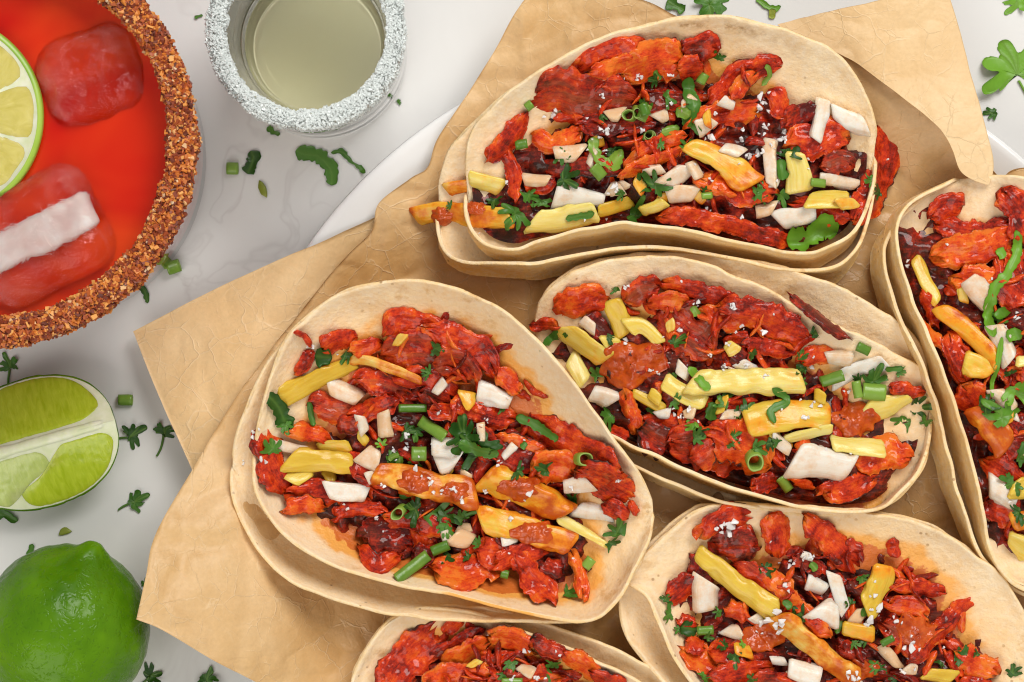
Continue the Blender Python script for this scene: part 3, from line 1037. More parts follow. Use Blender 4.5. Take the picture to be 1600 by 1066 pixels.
def bar(parent, pts, w, mat, name, tr=0.5, ne=4.0, taper=None, arch=0.0, roll=None, rough=0.3, sauce=0.0, sink=0.25, label=None, hmf=True, soft=0.28):
    """rigid cut piece swept along pts: rounded-box cross-section, blunt cut ends"""
    sd = nxt()
    r = np.random.default_rng(sd)
    if taper is None:
        taper = (r.uniform(0.65, 1.15), r.uniform(0.65, 1.15))
    p = to_mm(pts)
    L = np.linalg.norm(np.diff(p, axis=0), axis=1).sum()
    W = w * MM * 0.955
    T = W * tr
    nu = int(np.clip(L / 0.7, 8, 60)); na = 30
    p = resample(p, nu)
    d, nm = frame_of(p)
    s = np.linspace(0, 1, nu)
    tp = taper[0] + (taper[1] - taper[0]) * s
    a = np.linspace(0, 2 * np.pi, na, endpoint=False)
    cx = np.sign(np.cos(a)) * np.abs(np.cos(a)) ** (2 / ne)
    cz = np.sign(np.sin(a)) * np.abs(np.sin(a)) ** (2 / ne)
    cz = cz * (1 + r.uniform(-0.3, 0.3) * cx)
    endr = np.minimum(1, 1 - soft + soft * np.minimum(s, 1 - s) * L / 0.8)
    A_ = np.arctan2(cz, cx)
    jit = 1 + 0.17 * min(1.6, rough / 0.3) * noise(s[:, None] * L / 4, np.cos(A_)[None] * 1.5 + 4, np.sin(A_)[None] * 1.5, sd)
    wx = 0.5 * W * (tp * endr)[:, None] * cx[None] * jit
    wz = 0.5 * T * ((0.4 + 0.6 * tp) * endr)[:, None] * cz[None] * jit
    wz = wz - arch * W * (cx[None] ** 2) * 0.5
    ro = math.radians(r.uniform(-16, 16) if roll is None else roll)
    wx, wz = wx * math.cos(ro) - wz * math.sin(ro), wx * math.sin(ro) + wz * math.cos(ro)
    # uneven oblique cuts at the ends
    ob0, ob1 = r.uniform(-0.9, 0.9, 2)
    ex = (ob0 * (1 - s) ** 2 + ob1 * s ** 2)[:, None] * wx
    x = p[:, 0:1] + nm[:, 0:1] * wx + d[:, 0:1] * ex
    y = p[:, 1:2] + nm[:, 1:2] * wx + d[:, 1:2] * ex
    pl = rest(x.ravel(), y.ravel())
    z = pl(x, y) + wz + T * (0.5 - sink)
    fibn = rough * 0.10 * noise(s[:, None] * L / 6, (np.arange(na) / 1.3)[None], 0, sd + 1)
    z = z + fibn * (cz[None] > 0)
    V = np.stack([x, y, z], -1).reshape(-1, 3)
    c0, c1 = V[:na].mean(0), V[-na:].mean(0)
    V = np.vstack([V, c0, c1])
    f = grid_faces(nu, na, wrap_v=True)
    j = np.arange(na); j2 = (j + 1) % na
    N0 = nu * na
    cap0 = np.stack([np.full(na, N0), j, j2], 1)
    cap1 = np.stack([np.full(na, N0 + 1), (nu - 1) * na + j2, (nu - 1) * na + j], 1)
    faces = [f, cap0, cap1]
    cc = V.mean(0)
    T3 = tris_of(faces)
    vol = np.einsum('ij,ij->i', V[T3[:, 0]] - cc, np.cross(V[T3[:, 1]] - cc, V[T3[:, 2]] - cc)).sum()
    if vol < 0:
        faces = [q[:, ::-1] for q in faces]
    uv = np.stack([(s[:, None] * L + 0 * cx[None]) + sd * 7.7, (np.arange(na)[None] * (2 * (W + T) / na) + 0 * s[:, None]) + sd * 1.9], -1).reshape(-1, 2)
    uv = np.vstack([uv, uv[0], uv[-1]])
    o = obj(name, V, faces, mat, parent=parent, uv=uv, attrs=dict(sauce=sauce, vein=0.0), hm=hmf)
    if label:
        o['label'] = label
    return o


def pine(e, pts, w, sauce=0.0, **k):
    k.setdefault('tr', 0.45)
    k.setdefault('ne', 2.8)
    return bar(e, pts, w, M['pineapple_sauced'] if sauce > 0 else M['pineapple'], 'pineapple_chunk', sauce=sauce, rough=0.7, **k)


def onion(e, pts, w, sauce=0.0, **k):
    k.setdefault('tr', 0.46)
    k.setdefault('arch', 0.3)
    return bar(e, pts, w, M['onion'], 'onion_piece', ne=4.8, soft=0.12, sauce=sauce + 0.2, rough=0.4, **k)


def leaf(parent, px, py, size, ang, mat=None, name='cilantro_leaf', lift=0.5, cut=None, stem=0.0, label=None, curl=1.0, toothed=1.0):
    """chopped cilantro leaf: lobed, toothed, veined blade with a bit of stalk"""
    sd = nxt()
    r = np.random.default_rng(sd)
    x0, y0 = place(np.array([px]), np.array([py]))
    R = size * MM * 0.5 * 1.08
    nt, nr = 120, 9
    th = np.linspace(-np.pi, np.pi, nt, endpoint=False)
    lob = 0.42 + 0 * th
    for la, lr, lw in ((0, 1.0, 0.44), (0.85, 0.90, 0.36), (-0.85, 0.90, 0.36), (1.65, 0.80, 0.40), (-1.65, 0.80, 0.40)):
        la = la + r.uniform(-0.14, 0.14)
        lr = lr * r.uniform(0.72, 1.08)
        lob = np.maximum(lob, lr * np.exp(-(np.abs(th - la) / lw) ** 3.2))
    lob *= 1 - 0.72 * sstep(2.1, 2.9, np.abs(th))
    tooth = 1 + 0.17 * toothed * (np.abs(np.sin(5.6 * th + r.uniform(0, 3))) ** 0.6 - 0.6)
    rad = R * lob * tooth * (1 + 0.18 * noise(np.cos(th) * 2 + sd, np.sin(th) * 2, 0, sd))
    if cut is None:
        cut = r.random() < 0.45
    if cut:
        ca = r.uniform(-np.pi, np.pi); cd = r.uniform(0.25, 0.6) * R
        cs = np.cos(th - ca)
        rad = np.where(cs > 0.05, np.minimum(rad, cd / np.maximum(cs, 0.05)), rad)
    q = np.linspace(0.03, 1, nr)[:, None]
    lx = q * rad * np.cos(th)
    ly = q * rad * np.sin(th)
    wx_ = 0.28 * R * noise(lx / R * 1.1 + sd, ly / R * 1.1, 0, sd + 3) * q; wy_ = 0.28 * R * noise(lx / R * 1.1 + sd, ly / R * 1.1, 5, sd + 3) * q
    lx = lx + wx_; ly = ly + wy_
    ca, sa = math.cos(math.radians(ang)), math.sin(math.radians(ang))
    x = x0 + lx * ca - ly * sa
    y = y0 + lx * sa + ly * ca
    bend = curl * R * (0.22 * noise(lx / R * 1.3 + 5, ly / R * 1.3, 0, sd) + 0.10 * (np.abs(ly) / R)) * (0.4 + q)
    vein = np.zeros_like(x)
    for va in (0, 0.72 * np.pi / 1.08, -0.72 * np.pi / 1.08, 0.35, -0.35):
        dd = np.abs(((th - va + np.pi) % (2 * np.pi)) - np.pi)[None] * q * 6
        vein = np.maximum(vein, np.exp(-(dd / 0.32) ** 2))
    base = hblur(x, y, 1.6)
    z = np.maximum(base, base.mean() - 1.5) + lift + bend - vein * 0.18
    z = np.maximum(z, 0.25)
    V1 = np.stack([x, y, z], -1).reshape(-1, 3)
    V2 = V1 - np.array([0, 0, 0.16])
    f = grid_faces(nr, nt, wrap_v=True)
    if vnormals(V1, [f])[:, 2].mean() < 0:
        f = f[:, ::-1]
    N0 = len(V1)
    last = np.arange((nr - 1) * nt, nr * nt); l2 = np.roll(last, -1)
    V = np.vstack([V1, V2]); fs = [f, f[:, ::-1] + N0, np.stack([last, l2, l2 + N0, last + N0], 1)]
    vv = np.tile(vein.ravel(), 2)
    if stem > 0:
        sl = stem * MM
        u = np.linspace(0, 1, 10)
        a8 = np.linspace(0, 2 * np.pi, 8, endpoint=False)
        sxl = -u * sl - 0.12 * R; syl = 0.18 * sl * np.sin(u * 2.0) * (1 if sd % 2 else -1)
        rr = 0.42 * (1 - 0.25 * u)
        sx = x0 + sxl * ca - syl * sa; sy = y0 + sxl * sa + syl * ca
        sz = np.maximum(hblur(sx, sy, 1.0) + rr + 0.1, rr)
        ring = np.stack([sx[:, None] + rr[:, None] * np.cos(a8) * -sa, sy[:, None] + rr[:, None] * np.cos(a8) * ca, sz[:, None] + rr[:, None] * np.sin(a8)], -1).reshape(-1, 3)
        fs.append(grid_faces(10, 8, off=len(V), wrap_v=True))
        V = np.vstack([V, ring]); vv = np.concatenate([vv, np.full(len(ring), 0.6)])
    o = obj(name, V, fs, mat or M['cilantro'], parent=parent, attrs=dict(vein=vv))
    if label:
        o['label'] = label
    return o


def blade(parent, pts, w, mat=None, name='cilantro_leaf', lift=0.4, fold=0.35, rag=0.25, label=None):
    """narrow leaf strip or herb stalk along pts"""
    sd = nxt()
    p = to_mm(pts)
    L = np.linalg.norm(np.diff(p, axis=0), axis=1).sum()
    W = w * MM * 0.955
    nu = int(np.clip(L / 0.5, 10, 70)); nv = 9
    p = resample(p, nu)
    d, nm = frame_of(p)
    s = np.linspace(0, 1, nu)
    v = np.linspace(-1, 1, nv)[None]
    end = np.maximum((1 - np.abs(2 * s - 1) ** 7) ** 0.5, 0.12)[:, None]
    ww = W / 2 * end * (1 + 1.5 * rag * np.where(v < 0, fbm(s * L / 1.6, 0.5, 0, sd, 3)[:, None], fbm(s * L / 1.6, 6.5, 0, sd, 3)[:, None]))
    x = p[:, 0:1] + nm[:, 0:1] * v * ww
    y = p[:, 1:2] + nm[:, 1:2] * v * ww
    z = np.maximum(hblur(x, y, 1.3) + lift + fold * W * np.abs(v) * (0.4 + 0.4 * noise(s * 4, 0.5, sd)[:, None]) + 0.25 * noise(s * L / 4, 3.5, sd)[:, None], 0.25)
    V1 = np.stack([x, y, z], -1).reshape(-1, 3)
    N0 = len(V1)
    f = grid_faces(nu, nv, flip=True)
    if vnormals(V1, [f])[:, 2].mean() < 0:
        f = f[:, ::-1]
    idx = np.arange(N0).reshape(nu, nv)
    ring = np.concatenate([idx[:, 0], idx[-1, 1:], idx[-2::-1, -1], idx[0, -2:0:-1]])
    r2 = np.roll(ring, -1)
    V = np.vstack([V1, V1 - np.array([0, 0, 0.3])])
    vein = np.tile((np.exp(-(v / 0.22) ** 2) + 0 * s[:, None]).ravel(), 2) * 0.7
    o = obj(name, V, [f, f[:, ::-1] + N0, np.stack([ring, r2, r2 + N0, ring + N0], 1)], mat or M['cilantro'], parent=parent, attrs=dict(vein=vein))
    if label:
        o['label'] = label
    return o


def tube(parent, pts, w, mat=None, name='scallion_piece', wall=0.3, label=None):
    """hollow cut length of scallion lying on its side"""
    sd = nxt()
    p = to_mm(pts)
    L = np.linalg.norm(np.diff(p, axis=0), axis=1).sum()
    R = w * MM * 0.955 / 2
    nu, na = int(np.clip(L / 0.6, 6, 40)), 22
    p = resample(p, nu)
    d, nm = frame_of(p)
    a = np.linspace(0, 2 * np.pi, na, endpoint=False)
    s = np.linspace(0, 1, nu)
    pl = rest(p[:, 0], p[:, 1], 75, 0.5)
    rings = []
    jit = 1 + 0.06 * noise(s[:, None] * 3, np.cos(a)[None] * 2 + sd, np.sin(a)[None] * 2, sd)
    for rr in (1.0, 1 - wall):
        x = p[:, 0:1] + nm[:, 0:1] * R * rr * np.cos(a) * jit
        y = p[:, 1:2] + nm[:, 1:2] * R * rr * np.cos(a) * jit
        z = pl(p[:, 0], p[:, 1])[:, None] + 0.75 * R + 0.78 * R * rr * np.sin(a) * jit
        rings.append(np.stack([x, y, z], -1).reshape(-1, 3))
    V = np.vstack(rings)
    N0 = nu * na
    f = grid_faces(nu, na, wrap_v=True)
    j = np.arange(na); j2 = (j + 1) % na
    c0 = np.stack([j, j2, j2 + N0, j + N0], 1)
    k = (nu - 1) * na
    c1 = np.stack([k + j2, k + j, k + j + N0, k + j2 + N0], 1)
    st = 0.25 * np.abs(noise(np.arange(na) / 1.5, 0.5, sd))[None] + 0 * s[:, None]
    o = obj(name, V, [f, f[:, ::-1] + N0, c0, c1], mat or M['scallion'], parent=parent, attrs=dict(vein=np.concatenate([st.ravel(), np.full(N0, 0.9)])))
    if label:
        o['label'] = label
    return o


def ring(parent, px, py, w, tilt=20, mat=None, label=None):
    """cut scallion ring seen on its open end"""
    sd = nxt()
    r = np.random.default_rng(sd)
    x0, y0 = [float(t[0]) for t in place(np.array([px]), np.array([py]))]
    R = w * MM * 0.955 / 2
    na = 26
    a = np.linspace(0, 2 * np.pi, na, endpoint=False)
    az = r.uniform(0, 2 * np.pi)
    tl = math.radians(tilt)
    h = R * 0.9
    prof = [(1.0, -h), (1.02, 0), (0.99, h * 0.95), (0.92, h), (0.80, h * 0.98), (0.74, h * 0.85), (0.70, -h)]
    rows = []
    z0 = float(hs(np.array([x0]), np.array([y0]))[0])
    for q, zz in prof:
        wb = 1 + 0.10 * noise(np.cos(a) * 1.5 + sd, np.sin(a) * 1.5, 0, sd)
        lx = q * R * np.cos(a) * wb; ly = q * R * np.sin(a) * wb * (0.72 + 0.2 * ((sd % 5) / 4)); lz = zz + 0 * a
        X = lx * math.cos(tl) + lz * math.sin(tl); Z = -lx * math.sin(tl) + lz * math.cos(tl)
        rows.append(np.stack([x0 + X * math.cos(az) - ly * math.sin(az), y0 + X * math.sin(az) + ly * math.cos(az), z0 + 0.6 * h + Z], -1))
    V = np.concatenate(rows)
    f = grid_faces(len(prof), na, wrap_v=True, flip=True)
    o = obj('scallion_ring', V, [f], mat or M['scallion'], parent=parent, attrs=dict(vein=np.repeat([0.0, 0.0, 0.3, 0.9, 0.9, 0.5, 0.3], na)))
    if label:
        o['label'] = label
    return o


def salsa(parent, px, py, w, h, ang=0.0):
    sd = nxt()
    x0, y0 = [float(t[0]) for t in place(np.array([px]), np.array([py]))]
    nr, nt = 26, 72
    q = np.linspace(0.02, 1, nr)[:, None]
    th = np.linspace(0, 2 * np.pi, nt, endpoint=False)[None]
    k = 1 + 0.24 * fbm(np.cos(th) * 1.6 + sd, np.sin(th) * 1.6, 0, sd, 3)
    ca, sa = math.cos(math.radians(ang)), math.sin(math.radians(ang))
    lx = q * k * np.cos(th) * w * MM / 2; ly = q * k * np.sin(th) * h * MM / 2
    x = x0 + lx * ca - ly * sa; y = y0 + lx * sa + ly * ca
    b = hblur(x, y, 1.4)
    z = b + 1.5 * np.sqrt(np.maximum(1 - q ** 2.2, 0)) * (1 + 0.35 * fbm(x / 2.4, y / 2.4, 0, sd + 1, 3)) - 0.35
    V = np.stack([x, y, z], -1).reshape(-1, 3)
    f = grid_faces(nr, nt, wrap_v=True)
    if vnormals(V, [f])[:, 2].mean() < 0:
        f = f[:, ::-1]
    return obj('salsa_spoonful', V, [f], M['salsa'], parent=parent)


SALT = []
for k in range(7):
    r = np.random.default_rng(900 + k)
    # broken flake: hull of scattered corners
    import bmesh
    g = r.normal(0, 1, (11, 3))
    g /= np.linalg.norm(g, axis=1, keepdims=True)
    g *= r.uniform(0.6, 1.05, (11, 1)) * np.array([1.0, r.uniform(0.6, 1.0), r.uniform(0.4, 0.75)])
    bm = bmesh.new()
    for q in g * S:
        bm.verts.new(q)
    bmesh.ops.convex_hull(bm, input=bm.verts)
    me = bpy.data.meshes.new('salt_flake')
    bm.to_mesh(me)
    bm.free()
    me.materials.append(M['salt'])
    SALT.append(me)


def salt(parent, px, py, size=11.0):
    r = np.random.default_rng(nxt())
    cnt = 1 if size < 9 else (3 if size < 16 else 5)
    for k in range(cnt):
        qx, qy = px + (r.normal(0, size * 0.33) if k else 0), py + (r.normal(0, size * 0.33) if k else 0)
        x, y = [float(t[0]) for t in place(np.array([qx]), np.array([qy]))]
        z = float(hs(np.array([x]), np.array([y]))[0])
        o = bpy.data.objects.new('salt_flake', random.choice(SALT))
        sz = size * MM * 0.46 * (r.uniform(0.8, 1.05) if k == 0 else r.uniform(0.4, 0.75))
        b = parent["_o"] if parent else (0, 0, 0)
        o.location = ((x - b[0]) * S, (y - b[1]) * S, (z + 0.35 * sz - b[2]) * S)
        o.rotation_euler = (r.uniform(-0.5, 0.5), r.uniform(-0.5, 0.5), r.uniform(0, 6.28))
        o.scale = (sz,) * 3
        if parent:
            o.parent = parent
        col.objects.link(o)


def scraps(e, T, n, seed, Lr=(5, 12), Wr=(1.6, 4.0), rmax=0.46, tr=(0.15, 0.75), name='meat_shreds'):
    """small shreds of meat scattered in the fold, one mass"""
    r = np.random.default_rng(seed)
    R = T['R']
    Vs, Fs, UV, TO, off = [], [], [], [], 0
    nu, nv = 12, 6
    f0 = grid_faces(nu, nv, flip=True)
    for k in range(n):
        rho, th = math.sqrt(r.uniform(0, rmax)), r.uniform(0, 2 * np.pi)
        c = loft(R, np.array([rho]), np.array([th]), 14.5, T['z'][0], 0.5)[0]
        L, W = r.uniform(*Lr), r.uniform(*Wr)
        a = r.uniform(0, 2 * np.pi)
        s = np.linspace(-1, 1, nu)[:, None]; v = np.linspace(-1, 1, nv)[None]
        bend = r.uniform(-0.5, 0.5)
        lx = s * L / 2 + 0 * v; ly = v * W / 2 * np.sqrt(np.maximum(1 - s ** 4, 0.03)) * (1 + 0.4 * noise(s * 2, k + 0.5, v, seed)) + bend * s ** 2 * L / 3
        x = c[0] + lx * math.cos(a) - ly * math.sin(a); y = c[1] + lx * math.sin(a) + ly * math.cos(a)
        z = hs(x, y) * 0.5 + 0.5 * hs(x, y).mean() + r.uniform(0.4, 1.6) * np.sqrt(np.maximum(1 - v ** 2 * 0.9, 0)) * 1.2 + 0.8 * noise(x / 1.6, y / 1.6, 0, seed + 1)
        V = np.stack([x, y, z], -1).reshape(-1, 3)
        Vs.append(V); Fs.append(f0 + off); off += len(V)
        UV.append(np.stack([lx, ly], -1).reshape(-1, 2) + k * 11.3)
        TO.append(np.full(len(V), r.uniform(*tr)))
    V = np.vstack(Vs); F = np.vstack(Fs)
    obj(name, V, [F], M['meat'], parent=e, uv=np.vstack(UV), kind='stuff', attrs=dict(tone=np.concatenate(TO), brown=0.25, char_shade=0.12))


class Z:
    """reads points measured on an enlarged view of the photograph"""
    def __init__(self, ox, oy, s):
        self.ox, self.oy, self.s = ox, oy, s

    def __call__(self, *pts):
        return [(self.ox + x / self.s, self.oy + y / self.s) for x, y in pts]

    def w(self, v):
        return v / self.s


for k, T in enumerate(TACOS):
    scraps(TE[T['key']], T, 60, 300 + k, rmax=0.5)

KIND = dict(r=(0.47, 0.12, 0.05), o=(0.76, 0.10, 0.0), b=(0.45, 1.0, 0.06), d=(0.18, 0.35, 0.34), c=(0.22, 0.5, 0.66))


def do(key, z, items):
    e = TE[key]
    for it in items:
        op = it[0]
        if op == 'm':
            tone, brown, char_shade = KIND[it[1]]
            meat(e, z(*it[3]), z.w(it[2]), tone, brown, char_shade)
        elif op == 'p':
            pine(e, z(*it[2]), z.w(it[1]), **(it[3] if len(it) > 3 else {}))
        elif op == 'n':
            onion(e, z(*it[2]), z.w(it[1]), **(it[3] if len(it) > 3 else {}))
        elif op == 'l':
            (x, y), = z(it[2])
            leaf(e, x, y, z.w(it[1]), random.uniform(0, 360), **(it[3] if len(it) > 3 else {}))
        elif op == 'b':
            blade(e, z(*it[2]), z.w(it[1]), **(it[3] if len(it) > 3 else {}))
        elif op == 't':
            tube(e, z(*it[2]), z.w(it[1]))
        elif op == 'g':
            (x, y), = z(it[2])
            ring(e, x, y, z.w(it[1]))
        elif op == 's':
            (x, y), = z(it[1])
            salsa(e, x, y, z.w(it[2]), z.w(it[3]))
        elif op == 'x':
            for q in it[2]:
                (x, y), = z(q)
                salt(e, x, y, it[1])


BR = dict(mat=M['scallion'])
LG = dict(mat=M['cilantro_bright'])
Z3, Z4 = Z(640, 20, 2.666), Z(1000, 20, 2.664)
Z5, Z6 = Z(350, 420, 1.974), Z(680, 420, 1.903)
Z7, Z8 = Z(820, 390, 2.733), Z(1130, 420, 2.733)
Z9 = Z(1370, 250, 1.591)
ZA, ZB = Z(960, 780, 3.727), Z(1260, 780, 3.727)
ZC = Z(540, 920, 3.077)

def strings(key, seed, n=70):
    n = n // 2
    T = [q for q in TACOS if q['key'] == key][0]
    scraps(TE[key], T, n, seed, (3.5, 11), (0.7, 1.9), 0.34, (0.1, 0.95), 'stringy_shreds')


def dice(key, seed, no=8, nl=14, npn=5):
    T = [q for q in TACOS if q['key'] == key][0]
    r = np.random.default_rng(seed)
    e = TE[key]

    def spot(rm):
        c = loft(T['R'], np.array([math.sqrt(r.uniform(0, rm))]), np.array([r.uniform(0, 2 * np.pi)]), 14.5, T['z'][0], 0.55)[0]
        kz = MM * (1 - 30.0 / HC)
        return c[0] / kz + 800, 533 - c[1] / kz
    for q in range(no + npn):
        px, py = spot(0.38)
        a = r.uniform(0, 2 * np.pi); l = r.uniform(9, 15)
        pts = [(px - l * math.cos(a), py - l * math.sin(a)), (px + l * math.cos(a), py + l * math.sin(a))]
        if q < no:
            onion(e, pts, r.uniform(14, 24), sauce=r.uniform(0.1, 0.9))
        else:
            pine(e, pts, r.uniform(14, 24), sauce=r.uniform(0.1, 0.6))
    for q in range(nl):
        px, py = spot(0.42)
        if r.random() < 0.7:
            leaf(e, px, py, r.uniform(18, 40), r.uniform(0, 360))
        else:
            a = r.uniform(0, 2 * np.pi); l = r.uniform(6, 14)
            blade(e, [(px - l * math.cos(a), py - l * math.sin(a)), (px + l * math.cos(a), py + l * math.sin(a))], r.uniform(6, 12), mat=M['scallion'] if r.random() < 0.5 else None)


# ---- top taco
do('t1', Z3, [('m', 'r', 90, [(690, 225), (830, 160), (970, 140)]), ('m', 'b', 190, [(515, 350), (640, 335), (780, 350), (930, 380)]),
              ('m', 'o', 75, [(750, 250), (880, 225), (1010, 180)]), ('m', 'r', 85, [(330, 620), (410, 530), (490, 420)]),
              ('m', 'r', 60, [(400, 560), (430, 660), (440, 790)]), ('m', 'o', 80, [(515, 520), (600, 545), (715, 500)]),
              ('m', 'd', 110, [(720, 470), (860, 470), (1000, 450)]), ('m', 'd', 90, [(560, 640), (700, 640), (860, 660)]),
              ('m', 'r', 70, [(480, 700), (560, 720), (600, 690)])])
do('t1', Z4, [('m', 'o', 150, [(-60, 250), (60, 200), (180, 210)]), ('m', 'c', 120, [(175, 175), (250, 140), (315, 150)]), ('m', 'r', 100, [(160, 230), (260, 220)]),
              ('m', 'd', 90, [(20, 400), (110, 370), (190, 380)]), ('m', 'r', 95, [(290, 370), (420, 260), (590, 215)]),
              ('m', 'o', 70, [(380, 370), (430, 300), (480, 255)]), ('m', 'r', 90, [(540, 320), (580, 370), (600, 430)]),
              ('m', 'o', 110, [(200, 480), (330, 420), (490, 410)]), ('m', 'o', 75, [(-60, 640), (60, 560), (190, 510)]), ('m', 'o', 55, [(-90, 690), (30, 620), (170, 570)]),
              ('m', 'd', 100, [(600, 480), (680, 430), (730, 390)]), ('m', 'r', 150, [(620, 560), (740, 520), (850, 530)]),
              ('m', 'b', 110, [(750, 640), (830, 620), (880, 640)]), ('m', 'r', 140, [(990, 495), (1010, 590), (980, 720), (900, 860)]),
              ('m', 'r', 80, [(80, 850), (300, 870), (480, 910), (640, 955)]), ('m', 'o', 110, [(250, 700), (420, 740), (560, 760)]),
              ('m', 'r', 120, [(640, 800), (760, 820), (870, 850)])])
strings('t1', 501)
dice('t1', 701)
do('t1', Z3, [('p', 95, [(15, 850), (140, 830), (290, 850), (420, 850)], dict(sauce=0.55, taper=(0.8, 1))), ('p', 75, [(245, 690), (390, 730)], dict(sauce=0.1)),
              ('n', 75, [(470, 690), (580, 700)], dict(sauce=0.8)), ('n', 75, [(600, 585), (715, 590)], dict(sauce=0.7)),
              ('n', 115, [(600, 770), (700, 780), (810, 785)], dict(taper=(1.1, 0.45))), ('p', 95, [(505, 870), (640, 860), (780, 830)]),
              ('p', 55, [(785, 830), (930, 785)], dict(sauce=0.2)), ('p', 60, [(250, 720), (150, 740)], dict(sauce=0.6)), ('s', (130, 850), 90, 80), ('s', (280, 815), 80, 60), ('n', 70, [(820, 430), (890, 420)], dict(sauce=0.9)), ('n', 60, [(820, 740), (890, 735)], dict(sauce=0.5)),
              ('b', 50, [(760, 520), (780, 600), (840, 630), (885, 570)], BR), ('t', 40, [(440, 552), (490, 548)]),
              ('t', 38, [(485, 400), (510, 380)]), ('g', 55, (915, 430)), ('g', 50, (945, 415)), ('t', 45, [(960, 450), (990, 385)]), ('t', 50, [(765, 640), (805, 690)]), ('g', 60, (990, 520)),
              ('l', 130, (440, 840)), ('l', 80, (355, 775)), ('l', 110, (500, 750)), ('l', 120, (640, 700)), ('l', 90, (550, 780)), ('b', 30, [(650, 860), (770, 835)]), ('l', 120, (940, 840)), ('l', 110, (960, 715)), ('l', 45, (165, 805)),
              ('l', 80, (620, 590)), ('l', 60, (880, 750))])
do('t1', Z4, [('p', 60, [(0, 830), (110, 790)], dict(sauce=0.1)), ('p', 115, [(195, 545), (330, 610), (470, 720)], dict(sauce=0.35, taper=(0.6, 1.1))),
              ('p', 95, [(690, 780), (860, 780)], dict(sauce=0.1)), ('p', 110, [(640, 580), (660, 660), (665, 750)]), ('p', 60, [(820, 800), (900, 790)], dict(sauce=0.4)),
              ('n', 65, [(540, 525), (535, 620), (545, 720)], dict(sauce=0.4, arch=0.0)), ('n', 60, [(760, 360), (750, 450), (730, 530)]), ('n', 95, [(795, 410), (880, 460), (945, 475)], dict(taper=(0.5, 1))),
              ('n', 90, [(560, 860), (640, 850), (730, 830)]), ('n', 50, [(745, 690), (910, 720)], dict(sauce=0.4)), ('n', 60, [(10, 660), (95, 650)], dict(sauce=0.5)),
              ('n', 75, [(110, 720), (205, 640)], dict(sauce=0.4)), ('n', 60, [(110, 760), (240, 750)], dict(sauce=0.6)), ('n', 50, [(340, 560), (425, 590)], dict(sauce=0.4)), ('n', 60, [(480, 830), (560, 810)], dict(sauce=0.7)),
              ('n', 50, [(210, 620), (250, 690)], dict(sauce=0.6)),
              ('t', 42, [(245, 300), (270, 255)]), ('b', 55, [(205, 270), (210, 340), (225, 390), (185, 470)]), ('b', 40, [(150, 400), (210, 430)], BR), ('b', 38, [(90, 500), (160, 480)], BR), ('t', 40, [(10, 380), (25, 430)]), ('b', 22, [(525, 215), (540, 260), (505, 305)], BR),
              ('g', 50, (35, 515)), ('l', 50, (80, 550)), ('l', 140, (60, 715)), ('l', 100, (510, 750)), ('l', 90, (620, 590)), ('b', 45, [(580, 610), (590, 700)]), ('l', 80, (975, 690)), ('l', 60, (990, 745)), ('b', 90, [(610, 945), (700, 940), (760, 900), (820, 915)], LG),
              ('t', 36, [(710, 705), (770, 712)]), ('l', 60, (260, 750)), ('t', 28, [(255, 765), (300, 760)]), ('l', 55, (330, 190)),
              ('x', 11, [(120, 260), (310, 420), (425, 490), (420, 530), (275, 815), (425, 850), (600, 500), (130, 380), (545, 550)]),
              ('x', 17, [(500, 350), (500, 400), (520, 480), (300, 520), (490, 580), (455, 600), (600, 520)]), ('x', 8, [(230, 630), (290, 690), (1030, 610), (5, 265), (300, 700), (700, 650), (570, 700), (700, 610)])])
do('t1', Z3, [('x', 16, [(950, 265), (600, 430), (820, 500), (850, 725)]), ('x', 11, [(805, 340), (810, 575), (405, 705), (790, 520), (970, 490)]), ('x', 7, [(895, 275), (795, 390), (290, 920), (740, 440), (740, 570), (820, 860), (730, 865)])])

# ---- middle taco
do('t2', Z7, [('m', 'o', 120, [(130, 260), (240, 210), (340, 210)]), ('m', 'r', 60, [(20, 320), (140, 330)]), ('m', 'b', 110, [(420, 210), (500, 160), (570, 160)]),
              ('m', 'r', 90, [(580, 140), (760, 190), (940, 240)]), ('m', 'b', 210, [(600, 260), (690, 350), (790, 440)]), ('m', 'o', 80, [(510, 230), (600, 215), (700, 240)]),
              ('m', 'o', 100, [(760, 270), (860, 290), (960, 290)]), ('m', 'r', 80, [(850, 380), (960, 390)]), ('m', 'd', 120, [(260, 300), (330, 380), (300, 470)]),
              ('m', 'r', 90, [(500, 720), (640, 760), (760, 760)]), ('m', 'o', 75, [(420, 610), (450, 700), (475, 790)]), ('m', 'r', 50, [(360, 760), (450, 800)]),
              ('m', 'c', 150, [(490, 780), (620, 830)]), ('m', 'b', 190, [(640, 830), (780, 850), (929, 890)])])
do('t2', Z8, [('m', 'd', 50, [(280, 110), (420, 230), (540, 300)]), ('m', 'r', 140, [(-20, 170), (150, 200), (340, 280)]), ('m', 'r', 70, [(80, 330), (280, 345)]), ('m', 'o', 85, [(320, 390), (400, 360), (470, 370)]),
              ('m', 'o', 220, [(-60, 720), (80, 740), (210, 820)]), ('m', 'b', 150, [(-140, 800), (-40, 760)]), ('m', 'r', 90, [(120, 920), (230, 900)]), ('m', 'r', 70, [(700, 500), (850, 530)]),
              ('m', 'r', 110, [(420, 960), (540, 930), (640, 900)]), ('m', 'o', 150, [(560, 820), (690, 780), (800, 800)]), ('m', 'o', 40, [(290, 900), (390, 930)]), ('m', 'd', 90, [(30, 350), (100, 380)])])
strings('t2', 502)
dice('t2', 702)
